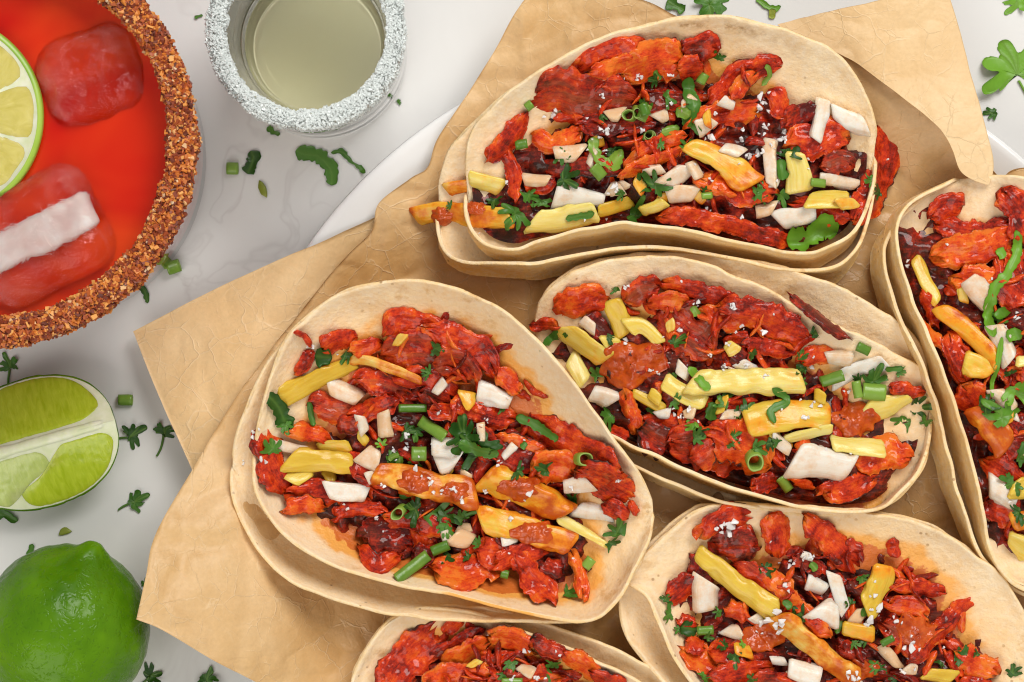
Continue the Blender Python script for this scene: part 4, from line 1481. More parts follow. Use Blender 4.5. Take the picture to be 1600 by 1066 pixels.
do('t2', Z7, [('p', 95, [(365, 215), (400, 290), (425, 370)]), ('p', 70, [(195, 450), (255, 570)]), ('p', 80, [(165, 330), (240, 400), (350, 470)], dict(sauce=0.05)), ('p', 70, [(430, 330), (500, 330), (580, 400)]),
              ('p', 60, [(330, 400), (410, 400)]), ('p', 70, [(590, 560), (690, 620), (775, 650)]), ('p', 50, [(460, 610), (600, 685)]), ('p', 50, [(530, 610), (580, 650)]),
              ('n', 75, [(285, 610), (385, 650)], dict(sauce=0.2)), ('n', 60, [(240, 300), (300, 340)], dict(sauce=0.4)), ('n', 50, [(560, 710), (620, 700)]),
              ('l', 120, (120, 390)), ('l', 110, (370, 710)), ('l', 80, (640, 650)), ('l', 90, (310, 540)), ('l', 70, (360, 370)), ('b', 40, [(800, 650), (790, 730)]), ('l', 80, (920, 700)), ('l', 60, (390, 180)),
              ('s', (450, 490), 260, 190), ('l', 75, (725, 760), LG)])
do('t2', Z8, [('p', 75, [(385, 540), (435, 560)]), ('p', 125, [(-150, 485), (0, 480), (170, 478), (340, 480)], dict(tr=0.5)), ('p', 130, [(90, 650), (280, 620), (455, 630)], dict(sauce=0.25)), ('p', 60, [(255, 730), (460, 680)]),
              ('n', 60, [(465, 490), (570, 430), (695, 400)], dict(arch=0.05)), ('n', 65, [(440, 380), (550, 390)], dict(sauce=0.5)), ('n', 150, [(285, 820), (400, 825), (545, 850)], dict(taper=(1.0, 0.85))), ('n', 50, [(210, 720), (280, 780)], dict(sauce=0.3)),
              ('l', 140, (640, 480)), ('l', 90, (560, 480)), ('p', 115, [(590, 600), (690, 590), (800, 545)], dict(taper=(1.1, 0.5))), ('s', (560, 640), 190, 150), ('p', 85, [(460, 745), (570, 760), (690, 770)]),
              ('t', 50, [(415, 485), (510, 455)]), ('t', 75, [(590, 522), (688, 530)]), ('t', 40, [(565, 480), (570, 550)]), ('l', 110, (110, 610)), ('b', 32, [(210, 510), (275, 565), (205, 605), (220, 660)]),
              ('t', 42, [(570, 330), (622, 355)]), ('g', 85, (130, 815)), ('t', 45, [(240, 890), (280, 945)]), ('l', 130, (770, 660)), ('l', 130, (830, 590)), ('l', 70, (860, 660)), ('l', 90, (385, 280)), ('l', 70, (745, 435)), ('b', 24, [(690, 430), (770, 425)]),
              ('l', 70, (340, 430)), ('b', 22, [(130, 770), (190, 790)]), ('l', 60, (235, 745)), ('l', 60, (330, 380)),
              ('x', 15, [(175, 272), (95, 410), (380, 585), (345, 635), (375, 420)]), ('x', 10, [(40, 165), (180, 455), (80, 245), (535, 525), (10, 420)]), ('x', 7, [(55, 270), (30, 320), (215, 195), (250, 600), (440, 770), (545, 790), (330, 560)])])
do('t2', Z7, [('b', 36, [(700, 500), (750, 560), (790, 600)], LG), ('x', 14, [(740, 225), (890, 240), (665, 345), (430, 160), (430, 385), (700, 685), (640, 705)]), ('x', 9, [(535, 518), (565, 528), (860, 400), (795, 455), (665, 715), (850, 495)]), ('x', 7, [(900, 355), (670, 135), (590, 375), (615, 485), (920, 330), (740, 735)])])

# ---- leftmost taco
do('t3', Z5, [('m', 'r', 80, [(500, 200), (540, 165), (640, 190), (700, 230)]), ('m', 'r', 60, [(300, 250), (350, 220), (410, 210)]), ('m', 'o', 65, [(390, 250), (480, 230)]), ('m', 'r', 22, [(210, 190), (245, 205), (270, 240)]),
              ('m', 'r', 40, [(220, 325), (275, 260)]), ('m', 'b', 130, [(500, 260), (600, 250), (700, 290)]), ('m', 'b', 90, [(420, 340), (500, 350), (560, 380)]), ('m', 'r', 80, [(540, 330), (640, 340), (710, 390)]), ('m', 'b', 95, [(270, 430), (400, 430)]), ('m', 'r', 70, [(380, 460), (460, 430), (540, 400)]),
              ('m', 'd', 60, [(600, 380), (690, 420)]), ('m', 'o', 65, [(200, 505), (260, 505), (330, 530)]), ('m', 'r', 90, [(115, 500), (140, 590), (190, 690)]), ('m', 'r', 90, [(200, 690), (320, 690), (420, 700)]), ('m', 'o', 60, [(180, 745), (250, 720), (320, 735)]),
              ('m', 'c', 60, [(350, 490), (430, 480)]), ('m', 'r', 80, [(390, 580), (460, 640), (500, 640)]), ('m', 'r', 55, [(330, 770), (400, 740), (490, 740)]), ('m', 'c', 120, [(420, 830), (500, 820), (580, 850)]), ('m', 'r', 60, [(420, 850), (480, 900), (530, 890)]),
              ('m', 'r', 80, [(500, 760), (600, 780), (700, 800)]), ('m', 'o', 75, [(640, 900), (740, 930)]), ('m', 'd', 70, [(580, 870), (650, 890)])])
do('t3', Z6, [('m', 'r', 90, [(-20, 180), (60, 200), (130, 240), (170, 300)]), ('m', 'b', 110, [(0, 280), (70, 280), (120, 320)]), ('m', 'o', 60, [(170, 310), (210, 325), (255, 370)]), ('m', 'r', 60, [(0, 420), (80, 430), (165, 465)]), ('m', 'r', 70, [(60, 390), (150, 430), (240, 450)]),
              ('m', 'r', 85, [(230, 425), (380, 500), (550, 595)]), ('m', 'o', 70, [(170, 500), (250, 530), (330, 560)]), ('m', 'd', 70, [(120, 480), (230, 560), (330, 600)]), ('m', 'o', 100, [(290, 600), (340, 590), (410, 620)]), ('m', 'r', 100, [(420, 600), (500, 630), (590, 680)]),
              ('m', 'o', 90, [(0, 880), (80, 900), (190, 890)]), ('m', 'r', 90, [(130, 830), (230, 840)]), ('m', 'r', 70, [(170, 890), (260, 840), (330, 830)]), ('m', 'r', 80, [(240, 860), (300, 920), (350, 990)]), ('m', 'o', 42, [(400, 830), (430, 890), (435, 970)]), ('m', 'd', 60, [(320, 870), (380, 900)]),
              ('m', 'r', 22, [(575, 690), (600, 735)]), ('m', 'r', 60, [(500, 700), (570, 740)])])
strings('t3', 503, 90)
dice('t3', 703)
do('t3', Z5, [('n', 70, [(320, 355), (425, 400)], dict(sauce=0.5)), ('p', 42, [(385, 285), (450, 285), (610, 345)], dict(sauce=0.5)), ('p', 62, [(165, 405), (280, 345), (395, 290)], dict(taper=(1.1, 0.7))),
              ('p', 50, [(200, 655), (265, 620)]), ('p', 42, [(320, 610), (330, 660)]), ('p', 42, [(290, 550), (390, 545)], dict(sauce=0.2)), ('n', 40, [(140, 535), (270, 570)], dict(sauce=0.4)), ('p', 68, [(195, 590), (300, 590), (400, 600)]),
              ('n', 68, [(315, 685), (445, 692)], dict(arch=0.05, roll=0)), ('n', 52, [(490, 440), (500, 520)], dict(sauce=0.8)), ('n', 70, [(420, 570), (480, 600)], dict(sauce=0.5)), ('n', 40, [(440, 650), (480, 640)], dict(sauce=0.4)),
              ('b', 52, [(280, 270), (335, 275)]), ('l', 60, (375, 260)), ('b', 50, [(130, 385), (170, 430), (195, 500)]), ('l', 60, (190, 480)), ('l', 75, (150, 555)), ('b', 18, [(260, 410), (278, 485)]), ('l', 80, (650, 245)), ('l', 85, (590, 490)), ('l', 70, (560, 500)),
              ('t', 26, [(540, 430), (625, 430)]), ('t', 45, [(580, 570), (625, 570)]), ('l', 40, (490, 540), LG), ('l', 70, (520, 590)), ('g', 50, (540, 750)), ('l', 110, (640, 750)), ('l', 90, (590, 740)), ('l', 80, (680, 800))])
do('t3', Z6, [('n', 85, [(0, 570), (75, 560)]), ('n', 60, [(-10, 525), (75, 530)]), ('n', 66, [(125, 365), (225, 395)], dict(taper=(1.1, 0.7))), ('n', 58, [(380, 645), (465, 640)], dict(sauce=0.3)), ('n', 60, [(415, 715), (525, 735)], dict(sauce=0.1)),
              ('l', 150, (125, 560)), ('l', 110, (90, 500)), ('b', 32, [(70, 515), (130, 540), (190, 550)]), ('b', 28, [(240, 440), (300, 465), (365, 510)]), ('l', 70, (400, 690)), ('l', 80, (330, 600)), ('l', 100, (40, 735)), ('l', 80, (90, 740)), ('t', 32, [(-10, 840), (40, 820)]),
              ('p', 95, [(130, 740), (260, 770), (410, 820)], dict(sauce=0.45)), ('p', 34, [(360, 735), (440, 780), (515, 825)], dict(taper=(1.1, 0.5))), ('p', 105, [(140, 620), (260, 660), (390, 730)], dict(sauce=0.55, tr=0.6)),
              ('p', 98, [(-185, 610), (-90, 620), (20, 650), (125, 670)], dict(sauce=0.62, tr=0.6)), ('s', (-70, 640), 120, 80), ('s', (60, 665), 80, 60), ('s', (250, 655), 120, 75), ('s', (290, 785), 130, 80), ('n', 62, [(50, 795), (112, 810)], dict(sauce=0.9)), ('g', 48, (440, 565)), ('t', 36, [(-45, 450), (30, 500)]), ('l', 80, (540, 785)), ('l', 60, (530, 820)), ('t', 32, [(445, 890), (465, 860)]),
              ('l', 55, (395, 960)), ('l', 40, (100, 850)), ('t', 26, [(195, 905), (218, 905)]), ('t', 36, [(-115, 925), (-20, 850)]), ('l', 50, (240, 600)),
              ('x', 15, [(225, 740), (80, 690), (50, 655), (280, 670), (5, 520)]), ('x', 10, [(155, 450), (185, 585), (545, 630), (405, 650), (150, 665), (20, 660)]), ('x', 7, [(410, 860), (220, 845), (265, 510), (35, 300), (215, 385), (220, 690)])])
do('t3', Z5, [('x', 14, [(90, 505), (130, 595), (590, 615), (640, 660), (560, 515), (560, 555), (275, 240)]), ('x', 10, [(660, 445), (495, 670), (645, 690), (380, 740), (470, 765), (520, 560), (60, 600)]), ('x', 6, [(490, 810), (350, 265), (600, 580), (610, 640), (530, 590)])])

# ---- right-hand taco
do('t4', Z9, [('m', 'r', 62, [(130, 140), (170, 115), (212, 115)]), ('m', 'r', 65, [(150, 160), (240, 185), (320, 160)]), ('m', 'o', 90, [(140, 235), (240, 225), (330, 190)]), ('m', 'r', 90, [(320, 80), (350, 140), (380, 200)]), ('m', 'o', 60, [(190, 290), (310, 300)]),
              ('m', 'r', 130, [(310, 240), (350, 300), (390, 350)]), ('m', 'd', 80, [(330, 380), (380, 440)]), ('m', 'o', 34, [(110, 400), (160, 460), (205, 550)]), ('m', 'r', 34, [(110, 330), (150, 420)]), ('m', 'r', 60, [(180, 440), (220, 540)]), ('m', 'o', 80, [(215, 560), (265, 630)]), ('m', 'r', 90, [(300, 480), (370, 560)]),
              ('m', 'r', 70, [(260, 750), (350, 800)]), ('m', 'r', 80, [(270, 850), (340, 890)]), ('m', 'd', 90, [(300, 650), (390, 720)]), ('m', 'r', 90, [(340, 900), (420, 960)]), ('m', 'b', 100, [(380, 500), (460, 620)]), ('m', 'r', 100, [(400, 700), (470, 850)]), ('m', 'o', 100, [(400, 200), (470, 350)]),
              ])
strings('t4', 504, 90)
dice('t4', 704)
do('t4', Z9, [('p', 48, [(95, 240), (120, 300), (150, 355)], dict(sauce=0.1)), ('p', 55, [(215, 500), (285, 530)], dict(sauce=0.3)), ('n', 55, [(225, 295), (275, 345)], dict(sauce=0.5)), ('p', 62, [(150, 365), (220, 420), (300, 500)], dict(sauce=0.4)), ('n', 50, [(290, 570), (335, 625)], dict(sauce=0.5)), ('n', 60, [(290, 410), (330, 500)], dict(sauce=0.2)),
              ('p', 70, [(250, 610), (280, 650), (320, 720)], dict(sauce=0.75)), ('n', 60, [(275, 805), (345, 850)], dict(sauce=0.1)), ('p', 70, [(330, 900), (390, 890)], dict(sauce=0.7)), ('p', 60, [(325, 940), (400, 985)]), ('p', 40, [(340, 500), (400, 500)]), ('p', 60, [(330, 820), (400, 810)]),
              ('l', 90, (350, 570), LG), ('l', 100, (310, 640), LG), ('l', 80, (355, 740)), ('l', 60, (340, 800)), ('l', 70, (270, 610)), ('b', 25, [(345, 175), (350, 220), (325, 280), (290, 320), (272, 380), (290, 440)], LG), ('b', 12, [(310, 440), (300, 510), (285, 590)], LG), ('b', 30, [(300, 370), (320, 390)], LG), ('b', 28, [(320, 440), (366, 430)], LG), ('b', 25, [(300, 220), (315, 245)], LG), ('l', 60, (355, 875)),
              ('x', 15, [(75, 262), (350, 395)]), ('x', 8, [(175, 210), (320, 415), (285, 295), (330, 850), (345, 390)])])

# ---- lower right taco
do('t5', ZA, [('m', 'r', 130, [(500, 220), (600, 100), (800, 100)]), ('m', 'd', 140, [(450, 330), (540, 420), (500, 480)]), ('m', 'c', 210, [(570, 250), (830, 270)]), ('m', 'r', 160, [(890, 90), (940, 200), (960, 320)]), ('m', 'r', 150, [(330, 580), (400, 520), (460, 440)]),
              ('m', 'd', 130, [(1040, 330), (1200, 430)]), ('m', 'b', 150, [(700, 400), (850, 480), (980, 560)]), ('m', 'o', 140, [(880, 400), (1000, 560), (1230, 780)]), ('m', 'o', 120, [(640, 640), (780, 680)]), ('m', 'r', 80, [(370, 700), (480, 720)]), ('m', 'o', 170, [(390, 880), (560, 960), (760, 960)]), ('m', 'r', 130, [(560, 880), (760, 920)]), ('m', 'r', 140, [(560, 1020), (900, 970)]), ('m', 'b', 150, [(800, 1050), (1000, 1080)]), ('m', 'r', 120, [(420, 820), (520, 860)]),
              ('m', 'o', 150, [(640, 1100), (800, 1180), (1000, 1200)])])
do('t5', ZB, [('m', 'r', 150, [(0, 100), (130, 220), (280, 400)]), ('m', 'r', 110, [(505, 500), (650, 520), (800, 545)]), ('m', 'o', 130, [(460, 610), (600, 620), (700, 690)]), ('m', 'b', 160, [(430, 720), (560, 800), (650, 900)]), ('m', 'r', 130, [(590, 940), (760, 760), (880, 660), (985, 555)]),
              ('m', 'r', 80, [(800, 870), (860, 960), (890, 1060)]), ('m', 'o', 180, [(880, 900), (990, 960), (1100, 1020)]), ('m', 'o', 100, [(0, 660), (130, 800)]), ('m', 'd', 110, [(200, 870), (360, 940)]), ('m', 'd', 100, [(250, 480), (330, 560)]), ('m', 'r', 130, [(900, 1080), (1100, 1100)]), ('m', 'r', 130, [(350, 1120), (700, 1150)]),
              ])
strings('t5', 505, 110)
dice('t5', 705)
do('t5', ZB, [('n', 95, [(0, 480), (110, 535)]), ('n', 95, [(150, 425), (185, 540), (225, 660)], dict(arch=0.0)), ('n', 140, [(30, 640), (180, 690)], dict(sauce=0.1)), ('n', 60, [(-30, 320), (30, 345)]), ('p', 150, [(450, 380), (430, 480), (340, 640)], dict(sauce=0.1)), ('p', 95, [(205, 750), (390, 780)], dict(sauce=0.4)), ('n', 75, [(430, 850), (560, 990)], dict(sauce=0.8)),
              ('p', 110, [(690, 1020), (870, 1040)]), ('s', (650, 780), 220, 200), ('s', (320, 1000), 220, 130)])
do('t5', ZA, [('n', 160, [(540, 470), (545, 650)], dict(sauce=0.3)), ('n', 115, [(640, 750), (750, 790)], dict(sauce=0.4)), ('n', 60, [(910, 940), (1000, 945)]), ('l', 110, (330, 660)), ('b', 75, [(385, 740), (480, 760)]), ('t', 55, [(480, 765), (575, 760)]), ('l', 80, (600, 660)), ('l', 80, (540, 810)), ('l', 70, (640, 860)), ('l', 60, (380, 760)), ('l', 100, (290, 590)),
              ('p', 130, [(475, 310), (600, 400), (780, 540), (950, 650)], dict(tr=0.6, taper=(0.85, 1.1))), ('p', 165, [(940, 680), (1100, 810), (1267, 950), (1420, 1060)], dict(sauce=0.5, tr=0.55)), ('n', 135, [(1005, 985), (1190, 1030)], dict(taper=(0.9, 1))), ('l', 80, (740, 850), LG), ('l', 90, (510, 1035), LG), ('b', 36, [(980, 590), (1030, 630)]), ('s', (850, 800), 230, 170),
              ('x', 26, [(680, 150), (890, 710), (960, 765)]), ('x', 15, [(990, 500), (1110, 340), (620, 160), (1020, 390)]), ('x', 8, [(910, 250), (600, 165), (830, 770), (860, 780), (960, 370)])])
do('t5', ZB, [('l', 140, (910, 920)), ('l', 110, (1210, 1020)), ('t', 42, [(425, 835), (505, 805)]), ('l', 75, (280, 845)), ('l', 110, (400, 970)), ('l', 70, (255, 610)), ('l', 80, (500, 1050)), ('l', 80, (770, 960)), ('l', 60, (1000, 900)),
              ('x', 20, [(430, 630), (370, 700), (615, 870), (270, 1040)]), ('x', 12, [(525, 715), (630, 990), (400, 560), (565, 1005), (20, 340)]), ('x', 7, [(460, 770), (800, 865), (1000, 1050), (590, 930), (400, 480)])])

# ---- bottom taco
do('t6', ZC, [('m', 'r', 200, [(200, 470), (320, 330), (450, 180)]), ('m', 'd', 80, [(440, 320), (540, 250), (640, 200)]), ('m', 'r', 80, [(540, 150), (480, 210)]), ('m', 'o', 130, [(470, 400), (580, 300), (690, 240)]), ('m', 'o', 110, [(680, 220), (800, 240), (900, 300)]), ('m', 'b', 160, [(640, 350), (860, 360)]), ('m', 'd', 90, [(900, 260), (1060, 310)]),
              ('m', 'o', 100, [(1050, 320), (1130, 360), (1220, 420)]), ('m', 'r', 80, [(1180, 400), (1330, 470)]), ('m', 'o', 140, [(380, 450), (560, 420), (720, 430)]), ('m', 'b', 130, [(700, 450), (860, 440), (1020, 430)]), ('m', 'r', 120, [(230, 520), (500, 540), (700, 530)]), ('m', 'o', 120, [(700, 560), (1000, 540), (1200, 500)]),
              ])
strings('t6', 506, 110)
dice('t6', 706, 3, 5, 1)
do('t6', ZC, [('l', 95, (790, 365)), ('l', 60, (755, 410)), ('t', 36, [(750, 445), (850, 445)]), ('n', 60, [(800, 480), (900, 480)]), ('l', 80, (1000, 350)), ('p', 90, [(500, 600), (800, 640)]),
              ('x', 12, [(860, 300), (800, 430), (920, 430)]), ('x', 8, [(1030, 320), (960, 430), (1010, 300)])])

# ------------------------------------------------------------------ herbs and scraps lying on the table
def L_(o, label, cat, group=None):
    tag(o, label, cat, group)


G1 = 'cilantro bits on the marble'
G2 = 'scallion bits on the marble'
L_(blade(None, [(462, 236), (478, 241), (497, 244), (511, 256), (519, 272), (518, 290)], 24, fold=0.12, rag=0.25, lift=0.6), 'large dark green curved cilantro strip just below the shot glass', 'herb leaf', G1)
L_(blade(None, [(517, 239), (533, 237), (548, 250), (560, 260), (571, 271)], 8, fold=0.2, rag=0.5), 'thin dark herb sprig right of the curved cilantro strip', 'herb leaf', G1)
L_(blade(None, [(392, 236), (395, 250), (387, 272)], 22, fold=0.15, rag=0.35), 'small dark cilantro leaf left of the curved cilantro strip', 'herb leaf', G1)
L_(tube(None, [(355, 264), (373, 264)], 20), 'bright green scallion piece left of the small dark leaf', 'scallion piece', G2)
L_(bar(None, [(404, 288), (411, 296), (413, 307)], 17, M['pale_bit'], 'scallion_piece', tr=0.5, ne=2.5), 'yellowish green bit below the small dark leaf', 'scallion piece', G2)
L_(blade(None, [(417, 200), (428, 207), (438, 210)], 9, rag=0.5), 'tiny dark herb bit at the lower left of the shot glass', 'herb leaf', G1)
L_(blade(None, [(304, 28), (317, 24)], 5, rag=0.4), 'tiny green speck left of the shot glass', 'herb leaf', G1)
L_(leaf(None, 622, 160, 13, 40, lift=0.3), 'tiny green speck right of the shot glass', 'herb leaf', G1)
L_(tube(None, [(249, 413), (262, 411)], 20), 'left one of two green scallion bits beside the red drink', 'scallion piece', G2)
L_(tube(None, [(262, 420), (282, 414)], 22), 'right one of two green scallion bits beside the red drink', 'scallion piece', G2)
L_(blade(None, [(215, 447), (226, 455), (231, 474)], 8, rag=0.5), 'thin dark herb sprig below the red drink', 'herb leaf', G1)
L_(leaf(None, 15, 575, 36, 100, stem=42, cut=False, lift=0.4), 'dark cilantro leaf with curled stalk at the left edge', 'herb leaf', G1)
L_(tube(None, [(186, 625), (208, 625)], 18), 'green scallion piece above the lime wedge tip', 'scallion piece', G2)
L_(leaf(None, 202, 683, 44, 20, stem=20, cut=False, lift=0.5), 'dark cilantro leaf touching the lime wedge tip', 'herb leaf', G1)
L_(leaf(None, 257, 678, 44, 62, stem=34, cut=False, lift=0.5), 'cilantro leaf between the lime wedge and the paper', 'herb leaf', G1)
L_(leaf(None, 211, 784, 42, 35, stem=26, cut=False, lift=0.5), 'cilantro leaf below the lime wedge tip', 'herb leaf', G1)
L_(blade(None, [(-6, 802), (10, 806), (28, 814)], 14, rag=0.4), 'dark leaf peeking out under the lime wedge', 'herb leaf', G1)
L_(bar(None, [(93, 832), (108, 827)], 14, M['pale_bit'], 'scallion_piece', tr=0.4, ne=2.5), 'small olive green bit between the lime wedge and the whole lime', 'scallion piece', G2)
L_(blade(None, [(42, 868), (48, 860), (51, 850)], 9, rag=0.3), 'green sprig tip behind the whole lime', 'herb leaf', G1)
L_(leaf(None, 228, 914, 20, 90), 'small leaf bit between the whole lime and the paper corner', 'herb leaf', G1)
L_(leaf(None, 236, 1056, 46, 30, cut=False, stem=20, lift=0.6), 'cilantro leaf at the bottom edge beside the whole lime', 'herb leaf', G1)
L_(leaf(None, 324, 1066, 40, 80, cut=False, lift=0.6), 'cilantro leaf cut by the bottom edge below the paper', 'herb leaf', G1)
L_(blade(None, [(1042, 2), (1056, 10), (1070, 17)], 20, rag=0.4), 'dark leaf at the top edge above the top taco', 'herb leaf', G1)
L_(leaf(None, 1108, 8, 62, 280, cut=False, lift=0.6), 'broad green leaf at the top edge above the top taco', 'herb leaf', G1)
L_(blade(None, [(1182, -2), (1196, 8), (1210, 14), (1220, 10)], 9, mat=M['cilantro_bright'], rag=0.3), 'pale green curled stalk at the top edge above the top taco', 'herb leaf', G1)
L_(blade(None, [(1207, 14), (1206, 30)], 11, mat=M['pale_bit'], rag=0.1), 'pale stalk stub just under the curled stalk', 'herb leaf', G1)
L_(leaf(None, 1590, 118, 128, 100, mat=M['cilantro_bright'], cut=False, stem=70, lift=0.9, curl=0.6), 'large bright green cilantro leaf at the right edge beside the paper flap', 'herb leaf', G1)
L_(leaf(None, 1552, 178, 26, 190, mat=M['cilantro'], cut=False, lift=0.6), 'small leaf at the stalk of the large bright cilantro leaf', 'herb leaf', G1)
L_(leaf(None, 1588, 0, 52, 250, mat=M['cilantro_bright'], cut=False, lift=0.6), 'bright cilantro leaf in the top right corner', 'herb leaf', G1)

# ------------------------------------------------------------------ red cocktail in a tumbler with a chili rim
GX, GY = P(-20, 217, 80)
GX, GY = float(GX), float(GY)
GH = 80.0
BX, BY = P(61, 249, 0)
prof = [(0.01, 0.2), (47, 0.2), (50.3, 1.0), (51.3, 3.0), (53.0, 30), (55.6, 60), (57.0, GH - 1.5), (56.4, GH), (55.0, GH + 0.4), (53.6, GH), (53.0, GH - 1.5), (51.4, 60), (48.8, 30), (46.5, 13), (43, 10.5), (0.01, 10.0)]
V, F = lathe(prof, GX, GY, 128)
tumbler = obj('cocktail_glass', V, F, M['glass'])
tag(tumbler, 'clear tumbler of red cocktail with a chili salt crusted rim', 'glass')
LZ = 68.5
prof = [(0.01, 10.3), (43.0, 10.8), (46.7, 13.2), (49.0, 30.0), (51.6, 60.0), (52.25, LZ + 0.9), (51.4, LZ + 0.25), (50.0, LZ), (25, LZ), (0.01, LZ)]
V, F = lathe(prof, GX, GY, 128)
o = obj('red_cocktail', V, F, M['cocktail'])
tag(o, 'opaque orange-red cocktail filling the chili-rimmed tumbler', 'drink')


def crust(name, parent, cx, cy, z0, rin, rout, depth, n, size, seed, mat, flat=0.5, zdrop=5.0, rc=None):
    """thousands of small crumbs stuck all round a rim, one mass"""
    r = np.random.default_rng(seed)
    cube = np.array([(x, y, z) for x in (-1, 1) for y in (-1, 1) for z in (-1, 1)], float)
    fs = np.array([[0, 1, 3, 2], [4, 6, 7, 5], [0, 4, 5, 1], [2, 3, 7, 6], [0, 2, 6, 4], [1, 5, 7, 3]])
    th = r.uniform(0, 2 * np.pi, n)
    ph = r.uniform(-0.35, np.pi + 0.35, n)
    mid, half = (rin + rout) / 2, (rout - rin) / 2
    k = 1 + 0.16 * fbm(np.cos(th) * 7, np.sin(th) * 7, 0, seed, 3) + r.normal(0, 0.05, n)
    q = r.uniform(0.86, 1.0, n)
    rad = mid + half * np.cos(ph) * k * q
    z = z0 + depth * np.sin(ph) * k * q - np.where(np.abs(np.cos(ph)) > 0.95, r.uniform(0, zdrop, n), 0)
    C = np.stack([cx + rad * np.cos(th), cy + rad * np.sin(th), z], 1)
    sz = size * r.uniform(0.45, 1.25, n)[:, None] * np.stack([np.ones(n), r.uniform(0.35, 0.8, n), r.uniform(0.25, 0.6, n)], 1)
    Vl = cube[None] * r.uniform(0.6, 1.0, (n, 8, 3)) * sz[:, None] * 0.5
    a, b, c = r.uniform(0, 6.28, n), r.normal(0, 0.6, n), r.normal(0, 0.6, n)

    def rot(Vx, ang, i, j):
        u, w = Vx[..., i].copy(), Vx[..., j].copy()
        Vx[..., i] = u * np.cos(ang)[:, None] - w * np.sin(ang)[:, None]
        Vx[..., j] = u * np.sin(ang)[:, None] + w * np.cos(ang)[:, None]
    rot(Vl, b, 0, 2); rot(Vl, c, 1, 2); rot(Vl, a, 0, 1)
    V = (Vl + C[:, None]).reshape(-1, 3)
    F = (fs[None] + (np.arange(n) * 8)[:, None, None]).reshape(-1, 4)
    hue = np.repeat(np.clip(r.beta(1.5, 1.5, n), 0, 1), 8)
    # paste that holds them
    a2 = np.linspace(0, 2 * np.pi, 160, endpoint=False)
    pp = np.linspace(-0.5, np.pi + 0.5, 14)
    kk = (0.86 if depth > 2 else 0.6) * (1 + 0.14 * fbm(np.cos(a2) * 7, np.sin(a2) * 7, 0, seed, 3))[None]
    rr = mid + half * np.cos(pp)[:, None] * kk
    zz = z0 + depth * np.sin(pp)[:, None] * kk - 0.2
    Vt = np.stack([cx + rr * np.cos(a2), cy + rr * np.sin(a2), zz + 0 * rr], -1).reshape(-1, 3)
    Ft = grid_faces(14, 160, wrap_v=True, off=len(V), flip=True)
    V = np.vstack([V, Vt])
    hue = np.concatenate([hue, np.full(len(Vt), 0.22)])
    return obj(name, V, [F, Ft], mat, parent=parent, attrs=dict(hue=hue), smooth=False, hm=False, kind='stuff')


o = crust('chili_salt_rim', tumbler, GX, GY, GH - 0.5, 50.2, 58.2, 2.2, 14000, 1.75, 71, M['chili'])
o['label'] = 'orange and brown chili salt crust on the tumbler rim'


def rounded_box(cx, cy, cz, sx, sy, sz, ang, rr, seed, amp=0.5, tilt=(0, 0), n=18):
    """box with rounded edges, slightly melted"""
    g = np.linspace(-1, 1, n)
    Vs, Fs, off = [], [], 0
    for ax in range(3):
        for sg in (-1, 1):
            u, v = np.meshgrid(g, g, indexing='ij')
            w = np.full_like(u, sg)
            c = [None] * 3
            c[ax] = w; c[(ax + 1) % 3] = u; c[(ax + 2) % 3] = v
            Vs.append(np.stack(c, -1).reshape(-1, 3))
            f = grid_faces(n, n, off)
            Fs.append(f if sg > 0 else f[:, ::-1]); off += n * n
    V = np.vstack(Vs)
    F = np.vstack(Fs)
    # weld
    key = np.round(V * 1000).astype(np.int64)
    _, first, inv = np.unique(key, axis=0, return_index=True, return_inverse=True)
    inv = inv.ravel()
    V = V[first]; F = inv[F]
    h = np.array([sx, sy, sz]) / 2
    Q = V * h
    core = np.clip(Q, -(h - rr), h - rr)
    d = Q - core
    L = np.linalg.norm(d, axis=1, keepdims=True)
    Q = np.where(L > 1e-6, core + d / np.maximum(L, 1e-6) * rr, Q)
    nrm = Q / np.maximum(np.linalg.norm(Q, axis=1, keepdims=True), 1e-6)
    Q = Q + nrm * (amp * fbm(Q[:, 0] / 7, Q[:, 1] / 7, Q[:, 2] / 7, seed, 3))[:, None]
    for ang_, i, j in ((tilt[0], 1, 2), (tilt[1], 0, 2), (ang, 0, 1)):
        a = math.radians(ang_)
        u, w = Q[:, i].copy(), Q[:, j].copy()
        Q[:, i] = u * math.cos(a) - w * math.sin(a); Q[:, j] = u * math.sin(a) + w * math.cos(a)
    return Q + np.array([cx, cy, cz]), [F]


x, y = P(140, 118, 70)
V, F = rounded_box(float(x), float(y), 61.0, 32, 29, 26, 20, 10.5, 3, 0.9, (8, -10))
o = obj('ice_cube', V, F, M['ice'])
tag(o, 'rounded frosty ice cube in the red drink, the one nearer the top edge', 'ice cube', 'ice cubes in the cocktail')
x, y = P(62, 368, 70)
V, F = rounded_box(float(x), float(y), 64.0, 38, 33, 26, 26, 8.5, 4, 0.8, (-3, 3))
ic = obj('ice_cube', V, F, M['ice'])
tag(ic, 'ice cube with a white cloudy band, in the red drink below the lime slice', 'ice cube', 'ice cubes in the cocktail')
x, y = P(62, 366, 71)
V, F = rounded_box(float(x), float(y), 70.6, 33, 11, 4.4, 26, 2.1, 9, 0.6, (-3, 3))
o = obj('cloudy_core', V, F, M['cloudy_ice'], parent=ic)


